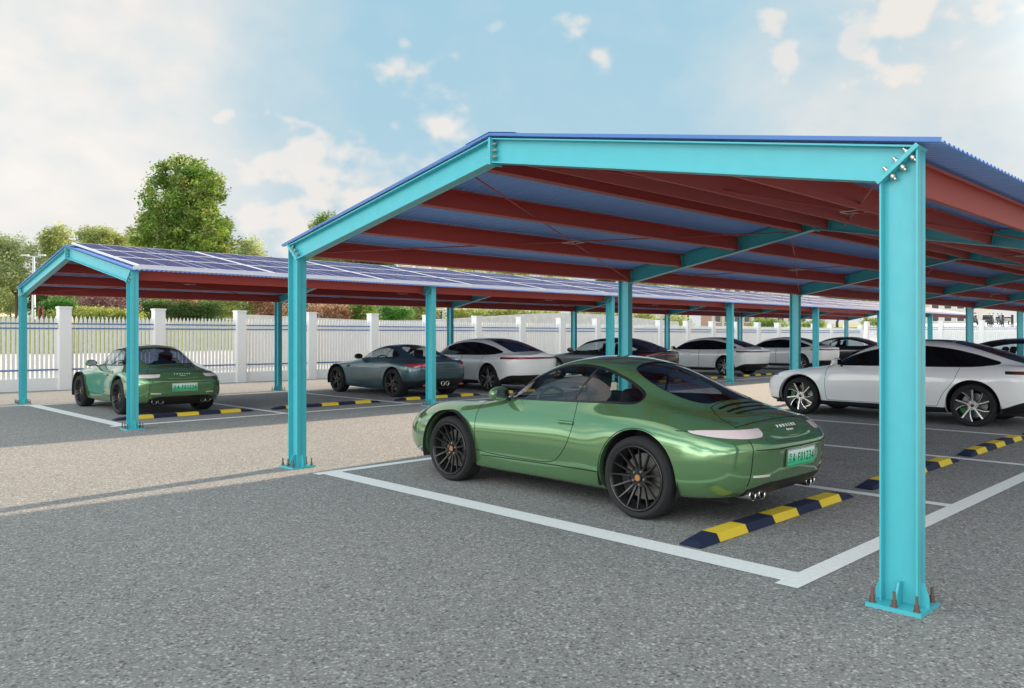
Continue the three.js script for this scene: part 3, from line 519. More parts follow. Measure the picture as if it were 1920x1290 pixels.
function badge(car, text, base, down, size, spacing, mat, f = font) { // raised letters following the tail; base: a point on the tail, its lean, shift down the slope
  const nx = Math.cos(base[2]), ny = Math.sin(base[2]), skins = car.children.filter((c) => c.name === 'body'); car.updateMatrixWorld(true);
  const hit = (d, z) => { const o = new THREE.Vector3(base[0] + ny * d + nx, base[1] - nx * d + ny, z), h = new THREE.Raycaster(o, new THREE.Vector3(-nx, -ny, 0)).intersectObjects(skins, false)[0]; return h ? h.point : new THREE.Vector3(base[0], base[1], z); };
  const widths = [...text].map((ch) => { const g = new TextGeometry(ch, { font: f, size, depth: 0.003, curveSegments: 3 }); g.computeBoundingBox(); return [g, g.boundingBox.max.x - g.boundingBox.min.x, g.boundingBox.min.x]; });
  const total = widths.reduce((a, w) => a + w[1], 0) + spacing * (text.length - 1), e = 0.03; let z = total / 2;
  for (const [g, w, x0] of widths) { // seen from behind, the text runs from +z to -z
    const zc = z - w / 2, p = hit(down, zc), Y = hit(down - e, zc).sub(hit(down + e, zc)).normalize(), X = hit(down, zc - e).sub(hit(down, zc + e)).normalize(), Z = new THREE.Vector3().crossVectors(X, Y).normalize(); Y.crossVectors(Z, X);
    g.translate(-x0 - w / 2, -size / 2, 0); g.applyMatrix4(new THREE.Matrix4().makeBasis(X, Y, Z).setPosition(p)); part('badge_letter', g, mat, car); z -= w + spacing;
  }
}
// ---- rear-engined sports coupe
const inBand = (v, a, b) => Math.max(a - v, v - b);
const badgeSilver = std(lin(0.82, 0.82, 0.82), 0.45, 0.2);
const S911 = (() => {
  const winPoly = closedCurve([[-0.53, 0.888, 0], [-0.36, 0.985], [-0.14, 1.09], [0.08, 1.166], [0.32, 1.20], [0.58, 1.18], [0.82, 1.105], [1.0, 1.02], [1.075, 0.962], [1.03, 0.926], [0.75, 0.918], [0.2, 0.903]]);
  const pillar = [[0.47, 0.86], [0.66, 1.23]];
  const wsPoly = closedCurve([[-0.665, 0.0], [-0.64, 0.25], [-0.56, 0.47], [-0.47, 0.575, 0], [-0.25, 0.535], [-0.05, 0.47, 0], [-0.02, 0.25], [-0.01, 0], [-0.02, -0.25], [-0.05, -0.47, 0], [-0.25, -0.535], [-0.47, -0.575, 0], [-0.56, -0.47], [-0.64, -0.25]]);
  const rwPoly = closedCurve([[0.78, 0.0], [0.80, 0.25], [0.87, 0.40], [1.1, 0.455], [1.38, 0.435], [1.53, 0.36], [1.56, 0.2], [1.57, 0], [1.56, -0.2], [1.53, -0.36], [1.38, -0.435], [1.1, -0.455], [0.87, -0.40], [0.80, -0.25]]);
  const door = closedCurve([[-0.80, 0.36, 0], [-0.805, 0.6], [-0.795, 0.80], [-0.72, 0.865, 0], [-0.36, 0.96, 0], [0.54, 1.10, 0], [0.44, 0.90, 0], [0.465, 0.70], [0.39, 0.50], [0.25, 0.365], [0.08, 0.335, 0], [-0.45, 0.335]]);
  const lid = closedCurve([[1.59, 0.36], [1.63, 0.43], [1.74, 0.52], [1.93, 0.60, 0], [1.955, 0.3], [1.96, 0], [1.955, -0.3], [1.93, -0.60, 0], [1.74, -0.52], [1.63, -0.43], [1.59, -0.36], [1.58, 0]]);
  const ang = (x, z) => Math.atan2(Math.abs(z), x - 1.3) * 0.86;
  const lampPoly = closedCurve([[1.06, 0.742, 0], [0.85, 0.757], [0.44, 0.765, 0], [0.43, 0.73], [0.45, 0.705, 0], [0.62, 0.700], [0.85, 0.713]]);
  const paint911 = carPaint(lin(0.125, 0.255, 0.108), 0.5, 0.09);
  const lampGlass = new THREE.MeshPhysicalMaterial({ color: lin(0.74, 0.60, 0.60), roughness: 0.18, clearcoat: 1, clearcoatRoughness: 0.03 });
  const spec = {
    wheelbase: 2.37, front: [-1.30, 2.5], rear: [1.45, 3.4], arch: [0.378, 0.385, 0.336, 0.338], track: 0.845, seat: [0.02, 0.26], dash: -0.50,
    guides: [
      { x0: -2.02, x1: 1.96, y: [[-2.02, 0.19], [-1.3, 0.175], [0, 0.175], [1.2, 0.18], [1.96, 0.24]], z: [[-1.92, 0.66], [-1.2, 0.70], [1.2, 0.72], [1.96, 0.70]] },
      { x0: -2.17, x1: 2.05, y: [[-2.12, 0.215], [-1.2, 0.205], [0.6, 0.205], [1.2, 0.215], [2.06, 0.27]], z: [[-2.0, 0.76], [-1.2, 0.785], [-0.6, 0.775], [0.5, 0.785], [1.2, 0.81], [2.06, 0.78]] },
      { x0: -2.29, x1: 2.125, y: [[-2.1, 0.31], [-1.2, 0.325], [0, 0.33], [1.2, 0.33], [2.13, 0.37]], z: [[-2.1, 0.82], [-1.15, 0.832], [-0.7, 0.81], [0, 0.805], [0.45, 0.82], [0.8, 0.848], [1.2, 0.866], [1.6, 0.86], [2.13, 0.82]] },
      { x0: -2.315, x1: 2.155, y: [[-2.13, 0.47], [-1.2, 0.54], [0, 0.54], [1.2, 0.56], [1.7, 0.555], [2.165, 0.555]], z: [[-2.13, 0.82], [-1.5, 0.83], [-1.15, 0.842], [-0.75, 0.825], [-0.2, 0.815], [0.3, 0.822], [0.75, 0.852], [1.2, 0.873], [1.6, 0.866], [2.16, 0.83]] },
      { x0: -2.245, x1: 2.165, y: [[-2.07, 0.60], [-1.7, 0.655], [-1.2, 0.70], [-0.8, 0.71], [0, 0.725], [0.5, 0.745], [0.9, 0.765], [1.2, 0.765], [1.6, 0.715], [1.95, 0.66], [2.2, 0.635]], z: [[-2.07, 0.76], [-1.5, 0.785], [-1.15, 0.802], [-0.75, 0.79], [-0.2, 0.785], [0.3, 0.79], [0.6, 0.80], [0.9, 0.825], [1.2, 0.838], [1.6, 0.835], [2.15, 0.80]] },
      { x0: -2.11, x1: 2.115, y: [[-2.0, 0.675], [-1.7, 0.745], [-1.4, 0.785], [-1.15, 0.80], [-0.9, 0.808], [-0.6, 0.84], [-0.4, 0.868], [0, 0.885], [0.4, 0.90], [0.8, 0.915], [1.1, 0.905], [1.4, 0.865], [1.7, 0.80], [1.95, 0.765], [2.03, 0.735], [2.12, 0.665]], z: [[-2, 0.62], [-1.5, 0.645], [-1.15, 0.66], [-0.8, 0.69], [-0.4, 0.708], [0, 0.712], [0.5, 0.708], [0.8, 0.70], [1.1, 0.70], [1.5, 0.705], [2.1, 0.67]] },
      { x0: -2.08, x1: 2.115, y: [[-1.97, 0.685], [-1.7, 0.735], [-1.2, 0.778], [-0.85, 0.808], [-0.6, 0.855], [-0.45, 0.905], [-0.25, 0.99], [0, 1.055], [0.3, 1.085], [0.6, 1.08], [0.9, 1.035], [1.2, 0.96], [1.5, 0.885], [1.8, 0.825], [1.95, 0.79], [2.04, 0.745], [2.12, 0.675]], z: [[-1.97, 0.46], [-1.2, 0.48], [-0.8, 0.53], [-0.55, 0.60], [-0.25, 0.626], [0, 0.632], [0.3, 0.626], [0.6, 0.608], [0.9, 0.58], [1.2, 0.56], [1.5, 0.55], [2.08, 0.5]] },
      { x0: -2.06, x1: 2.11, y: [[-1.95, 0.69], [-1.7, 0.732], [-1.2, 0.772], [-0.85, 0.805], [-0.65, 0.85], [-0.45, 0.945], [-0.2, 1.095], [0, 1.175], [0.25, 1.225], [0.5, 1.22], [0.8, 1.165], [1.1, 1.07], [1.4, 0.96], [1.7, 0.868], [1.92, 0.815], [2.02, 0.765], [2.11, 0.685]], z: [[-1.95, 0.34], [-1.2, 0.40], [-0.7, 0.50], [-0.4, 0.55], [0, 0.525], [0.3, 0.51], [0.7, 0.49], [1.0, 0.455], [1.3, 0.42], [1.7, 0.40], [2.07, 0.38]] },
      { x0: -2.05, x1: 2.108, y: [[-1.94, 0.695], [-1.7, 0.738], [-1.2, 0.782], [-0.85, 0.815], [-0.65, 0.868], [-0.45, 0.985], [-0.2, 1.14], [0, 1.222], [0.25, 1.275], [0.5, 1.27], [0.8, 1.215], [1.1, 1.115], [1.4, 1.0], [1.7, 0.89], [1.92, 0.825], [2.02, 0.772], [2.108, 0.69]], z: [[-1.94, 0.18], [-1.2, 0.2], [-0.4, 0.30], [0, 0.29], [0.7, 0.27], [1.3, 0.24], [2.06, 0.2]] },
      { x0: -2.045, x1: 2.107, y: [[-1.935, 0.698], [-1.7, 0.742], [-1.2, 0.79], [-0.85, 0.822], [-0.67, 0.868], [-0.45, 1.0], [-0.2, 1.158], [0, 1.238], [0.25, 1.29], [0.5, 1.285], [0.8, 1.232], [1.1, 1.13], [1.4, 1.012], [1.7, 0.895], [1.92, 0.828], [2.02, 0.775], [2.107, 0.692]], z: [[-1.9, 0], [2, 0]] },
    ],
    mats: { paint: paint911 },
    windows: [
      ...[-1, 1].map((k) => ({ name: 'side_window', split: true, mat: paleGlass, seal: 0.02, f: (x, y, z, v) => Math.max(sdPoly(winPoly, x, y), k * (x - 0.385 - (y - 0.9) * 0.52) * 0.89 + 0.006, 0.40 - Math.abs(z), 0.16 - Math.abs(v[5])) })),
      { name: 'windscreen', mat: clearGlass, f: (x, y, z) => Math.max(sdPoly(wsPoly, x, z), 0.80 - y) },
      { name: 'rear_window', mat: smokeGlass, label: 'dark sloping rear window', seal: 0.012, f: (x, y, z) => Math.max(sdPoly(rwPoly, x, z), 0.80 - y) },
    ],
    regions: [
      { name: 'tail_light', split: true, mat: lampGlass, label: 'pale slim tail light', f: [(x) => 1.45 - x, (x, y, z) => sdPoly(lampPoly, ang(x, z), y)] },
      { name: 'headlight', split: true, mat: new THREE.MeshPhysicalMaterial({ color: lin(0.6, 0.62, 0.64), roughness: 0.1, clearcoat: 1 }), f: (x, y, z) => Math.max(Math.hypot((x + 1.78) / 1.15, Math.abs(z) - 0.585) - 0.115, 0.55 - y) },
      ...[1.645, 1.715, 1.785].map((c, i) => ({ name: 'engine_louvre', mat: blackTrim, depth: 0.022, f: [(x, y) => 0.7 - y, (x, y, z) => Math.abs(z) - (0.37 - i * 0.012), ...band((x, y, z) => x - c - 0.03 * z * z, 0.013)] })),
      { name: 'rear_trim', mat: blackTrim, label: 'dark lower rear bumper insert', f: [(x) => 1.6 - x, (x, y, z) => Math.abs(z) - 0.60, (x, y, z) => y - 0.315 - 0.045 * sstep(0.62, 0.40, Math.abs(z))] },
      { name: 'reflector', split: true, mat: lampGlass, f: [(x) => 1.6 - x, (x, y, z) => Math.abs(Math.abs(z) - 0.50) - 0.085, ...band((x, y, z) => y - 0.405 - 0.02 * Math.abs(z), 0.009)] },
    ],
    seams: [
      [(x, y, z) => 0.5 - Math.abs(z), (x, y) => y - 0.955, (x, y, z, v) => 0.16 - Math.abs(v[5]), ...band((x, y) => sdPoly(door, x, y), 0.0034)],
      [(x) => 1.0 - x, (x, y) => 0.66 - y, ...band((x, y, z) => sdPoly(lid, x, z), 0.0034)],
      [(x) => 1.54 - x, (x, y, z) => 0.45 - Math.abs(z), (x, y, z) => 0.6 - ang(x, z), ...band((x, y) => y - 0.742 - (x - 1.63) * 0.02, 0.003)],
      [(x) => 1.9 - x, (x, y) => y - 0.69, (x, y) => 0.34 - y, ...band((x, y, z) => Math.abs(z) - 0.60 - (0.70 - y) * 0.03, 0.0034)],
      [(x) => 1.9 - x, (x, y, z) => Math.abs(z) - 0.58, ...band((x, y, z) => y - 0.612 - 0.02 * z * z, 0.004)],
      [(x) => Math.abs(x - 0.03) - 0.76, (x, y, z) => 0.6 - Math.abs(z), ...band((x, y) => y - 0.318 - 0.012 * (x + 0.2), 0.0045)],
      [(x, y) => 0.78 - y, (x, y, z) => Math.abs(z) - 0.6, ...band((x, y, z) => x + 0.78 - 0.1 * Math.abs(z), 0.003)],
    ],
    doors: [{ f: (x, y, z, v) => Math.max(sdPoly(door, x, y), 0.5 - Math.abs(z), y - 0.955), handle: [0.38, 0.715, 0.812, 0] }],
    wheels: { front: { R: 0.330, rimR: 0.262, w: 0.235, style: 'thin', out: -0.005 }, back: { R: 0.334, rimR: 0.264, w: 0.285, style: 'thin', out: 0.028 } },
    makeWheel: (w) => wheel(w.style, w.R, w.rimR, w.w, { rim: rimDark, cap: crest }),
    extras(car) {
      mirrors(car, -0.44, 0.925, 0.83, paint911);
      const [px] = hitX(car, 0.53, 0.15); const p = part('number_plate', plateGeo(0.46, 0.135), greenPlate, car); p.position.set(px + 0.014, 0.525, 0); p.rotation.z = -0.06; p.userData.label = 'green and white number plate'; 
      const fr = part('plate_frame', merge([box(0.008, 0.008, 0.476, 0, 0.071, 0), box(0.008, 0.008, 0.476, 0, -0.071, 0), box(0.008, 0.134, 0.008, 0, 0, 0.234), box(0.008, 0.134, 0.008, 0, 0, -0.234)]), chrome, p); void fr;
      for (const s of [-1, 1]) for (const o of [0, 1]) { // twin tailpipes
        const t = new THREE.LatheGeometry([[0.034, -0.16], [0.040, -0.10], [0.044, 0], [0.044, 0.008], [0.040, 0.009], [0.037, 0], [0.034, -0.05]].map((q) => new THREE.Vector2(q[0], q[1])), 28).rotateZ(-Math.PI / 2);
        const e = part('tailpipe', t, chrome, car); e.position.set(2.07 - o * 0.0 - (s * (0.505 - o * 0.105)) ** 2 * 0.22, 0.262, s * (0.50 - o * 0.105)); e.scale.set(1, 1.0, 1.08);
        part('pipe_bore', cyl(0.036, 0.036, 0.004, 20, -0.035, 0, 0, 0, 0, Math.PI / 2), innerDark, e);
      }
      badge(car, 'PORSCHE', [2.045, 0.755, 0.75], -0.012, 0.028, 0.026, badgeSilver); badge(car, 'Carrera', [2.045, 0.755, 0.75], 0.032, 0.018, 0.004, badgeSilver, fontThin);
    },
  };
  return spec;
})();
const coupeGreen = buildCar(S911, 'sports_coupe');
const placed = new Set();
function placeCar(model, name, label, category, group, x, z, paintFrom, paintTo) {
  const c = placed.has(model) ? model.clone() : model; placed.add(model); c.name = numbered(name); c.userData = { label, category, group };
  if (paintTo) c.traverse((o) => { if (o.isMesh && o.material === paintFrom) o.material = paintTo; });
  c.position.set(x, 0, z); scene.add(c); return c;
}
// ---- long-bonnet grand tourer
const SGT = (() => {
  const winPoly = closedCurve([[-0.36, 0.905, 0], [-0.15, 0.99], [0.10, 1.085], [0.40, 1.155], [0.66, 1.165], [0.90, 1.115], [1.10, 1.02], [1.16, 0.965], [1.05, 0.945], [0.5, 0.93]]);
  const wsPoly = closedCurve([[-0.50, 0.0], [-0.48, 0.25], [-0.40, 0.5], [-0.32, 0.62, 0], [-0.05, 0.575], [0.14, 0.50, 0], [0.18, 0.25], [0.19, 0], [0.18, -0.25], [0.14, -0.50, 0], [-0.05, -0.575], [-0.32, -0.62, 0], [-0.40, -0.5], [-0.48, -0.25]]);
  const rwPoly = closedCurve([[0.86, 0.0], [0.88, 0.25], [0.94, 0.40], [1.2, 0.47], [1.6, 0.50], [1.82, 0.47], [1.86, 0.25], [1.87, 0], [1.86, -0.25], [1.82, -0.47], [1.6, -0.50], [1.2, -0.47], [0.94, -0.40], [0.88, -0.25]]);
  const door = closedCurve([[-0.55, 0.33, 0], [-0.56, 0.6], [-0.52, 0.84, 0], [-0.3, 0.96, 0], [0.85, 1.10, 0], [0.76, 0.92, 0], [0.79, 0.70], [0.70, 0.45], [0.55, 0.33, 0]]);
  const ang = (x, z) => Math.atan2(Math.abs(z), x - 1.35) * 0.9, paint = carPaint(lin(0.042, 0.092, 0.112), 0.45, 0.32), red = new THREE.MeshPhysicalMaterial({ color: lin(0.55, 0.02, 0.03), roughness: 0.15, clearcoat: 1, clearcoatRoughness: 0.03 });
  const lampPoly = closedCurve([[1.26, 0.775, 0], [0.9, 0.80], [0.46, 0.815, 0], [0.46, 0.745, 0], [0.7, 0.745], [0.95, 0.755]]);
  return {
    wheelbase: 2.50, front: [-1.35, 2.3], rear: [1.5, 2.8], arch: [0.385, 0.39, 0.345, 0.345], track: 0.885, seat: [0.32, 0.24], dash: -0.25, ns: 140, per: 6, paint,
    guides: [
      { x0: -1.98, x1: 2.0, y: [[-2, 0.2], [-1, 0.18], [1.2, 0.19], [2.0, 0.27]], z: [[-2, 0.7], [-1.2, 0.74], [1.2, 0.76], [2.0, 0.70]] },
      { x0: -2.08, x1: 2.08, y: [[-2.05, 0.225], [0, 0.21], [1.2, 0.22], [2.08, 0.31]], z: [[-2, 0.8], [-1.2, 0.84], [0, 0.82], [1.2, 0.86], [2.08, 0.80]] },
      { x0: -2.14, x1: 2.15, y: [[-2.1, 0.33], [0, 0.33], [2.1, 0.40]], z: [[-2.1, 0.85], [-1.2, 0.88], [-0.5, 0.855], [0.4, 0.86], [1.25, 0.92], [2.1, 0.86]] },
      { x0: -2.16, x1: 2.19, y: [[-2.16, 0.46], [-1.2, 0.55], [0, 0.56], [1.2, 0.60], [2.19, 0.58]], z: [[-2.1, 0.85], [-1.25, 0.89], [-0.5, 0.865], [0.4, 0.872], [0.8, 0.90], [1.25, 0.927], [1.7, 0.91], [2.19, 0.86]] },
      { x0: -2.12, x1: 2.20, y: [[-2.1, 0.58], [-1.7, 0.66], [-1.25, 0.735], [-0.6, 0.765], [0, 0.775], [0.6, 0.79], [1.1, 0.82], [1.6, 0.815], [2.2, 0.76]], z: [[-2.1, 0.78], [-1.25, 0.85], [-0.6, 0.835], [0, 0.83], [0.5, 0.835], [0.9, 0.865], [1.25, 0.888], [1.7, 0.875], [2.2, 0.82]] },
      { x0: -2.05, x1: 2.185, y: [[-2.05, 0.61], [-1.7, 0.71], [-1.25, 0.785], [-0.8, 0.825], [-0.4, 0.875], [0, 0.90], [0.5, 0.915], [0.9, 0.93], [1.3, 0.925], [1.7, 0.90], [2.185, 0.85]], z: [[-2, 0.62], [-1.25, 0.70], [-0.6, 0.74], [0, 0.755], [0.5, 0.75], [0.9, 0.745], [1.3, 0.76], [1.7, 0.755], [2.18, 0.72]] },
      { x0: -2.04, x1: 2.17, y: [[-2.04, 0.615], [-1.7, 0.715], [-1.25, 0.79], [-0.8, 0.84], [-0.45, 0.885], [-0.2, 0.965], [0.1, 1.045], [0.5, 1.085], [0.85, 1.06], [1.15, 1.0], [1.5, 0.945], [1.8, 0.91], [2.17, 0.862]], z: [[-2, 0.45], [-1.2, 0.5], [-0.5, 0.62], [-0.1, 0.675], [0.3, 0.67], [0.7, 0.65], [1.1, 0.62], [1.5, 0.60], [2.17, 0.55]] },
      { x0: -2.03, x1: 2.165, y: [[-2.03, 0.62], [-1.7, 0.72], [-1.25, 0.80], [-0.8, 0.852], [-0.5, 0.89], [-0.2, 1.02], [0.1, 1.14], [0.4, 1.20], [0.7, 1.20], [1.0, 1.15], [1.4, 1.045], [1.8, 0.94], [2.165, 0.868]], z: [[-2, 0.3], [-1.2, 0.36], [-0.5, 0.50], [-0.1, 0.575], [0.3, 0.53], [0.8, 0.50], [1.3, 0.48], [2.16, 0.42]] },
      { x0: -2.02, x1: 2.16, y: [[-2.02, 0.622], [-1.7, 0.725], [-1.25, 0.81], [-0.8, 0.865], [-0.5, 0.90], [-0.2, 1.055], [0.1, 1.18], [0.4, 1.245], [0.7, 1.245], [1.0, 1.195], [1.4, 1.08], [1.8, 0.955], [2.16, 0.872]], z: [[-2, 0.16], [-0.4, 0.27], [0.4, 0.27], [1.3, 0.25], [2.16, 0.2]] },
      { x0: -2.02, x1: 2.16, y: [[-2.02, 0.623], [-1.7, 0.73], [-1.25, 0.82], [-0.8, 0.87], [-0.5, 0.905], [-0.2, 1.065], [0.1, 1.192], [0.4, 1.258], [0.7, 1.26], [1.0, 1.21], [1.4, 1.09], [1.8, 0.96], [2.16, 0.873]], z: [[-2, 0], [2, 0]] },
    ],
    mats: { paint },
    windows: [
      ...[-1, 1].map((k) => ({ name: 'side_window', split: true, mat: clearGlass, seal: 0.016, f: (x, y, z, v) => Math.max(sdPoly(winPoly, x, y), k * (x - 0.72 - (y - 0.92) * 0.3) + 0.012, 0.42 - Math.abs(z), 0.14 - Math.abs(v[5])) })),
      { name: 'windscreen', mat: clearGlass, f: (x, y, z) => Math.max(sdPoly(wsPoly, x, z), 0.84 - y) },
      { name: 'rear_window', mat: clearGlass, f: (x, y, z) => Math.max(sdPoly(rwPoly, x, z), 0.84 - y) },
    ],
    regions: [
      { name: 'tail_light', split: true, mat: red, label: 'slim red tail light', f: [(x) => 1.5 - x, (x, y, z) => sdPoly(lampPoly, ang(x, z), y)] },
      { name: 'fender_vent', split: true, mat: blackTrim, depth: 0.01, f: [(x, y, z) => 0.6 - Math.abs(z), (x) => Math.abs(x + 0.70) - 0.085, ...band((x, y) => y - 0.70 - (x + 0.7) * 0.06, 0.022)] },
      { name: 'rear_trim', mat: blackTrim, f: [(x) => 1.62 - x, (x, y, z) => y - 0.40 - 0.05 * sstep(0.7, 0.5, Math.abs(z))] },
    ],
    seams: [
      [(x, y, z) => 0.5 - Math.abs(z), (x, y) => y - 0.955, (x, y, z, v) => 0.14 - Math.abs(v[5]), ...band((x, y) => sdPoly(door, x, y), 0.0045)],
      [(x) => 1.5 - x, (x, y, z) => Math.abs(z) - 0.66, ...band((x, y) => y - 0.66, 0.005)],
    ],
    doors: [{ f: (x, y, z) => Math.max(sdPoly(door, x, y), 0.5 - Math.abs(z), y - 0.955) }],
    wheels: { front: { R: 0.338, rimR: 0.262, w: 0.25, out: 0 }, back: { R: 0.342, rimR: 0.266, w: 0.285, out: 0.03 } },
    makeWheel: (w) => wheel('five', w.R, w.rimR, w.w, { rim: blackTrim, cap: rimDark, caliper: red }),
    extras(car) {
      mirrors(car, -0.22, 0.955, 0.88, blackTrim);
      const [px] = hitX(car, 0.70, 0); const p = part('number_plate', plateGeo(0.50, 0.115), whitePlate, car); p.position.set(px + 0.012, 0.715, 0); p.rotation.z = -0.05; p.userData.label = 'white number plate';
      for (const s of [-1, 1]) { const t = part('tailpipe', new THREE.TorusGeometry(0.05, 0.01, 10, 24).rotateY(Math.PI / 2), chrome, car); t.position.set(2.14, 0.33, s * 0.07); part('pipe_bore', cyl(0.05, 0.05, 0.01, 20, -0.01, 0, 0, 0, 0, Math.PI / 2), innerDark, t); const rr = part('reflector', box(0.01, 0.03, 0.12, 0, 0, 0), red, car); rr.position.set(2.08, 0.30, s * 0.56); }
    },
  };
})();
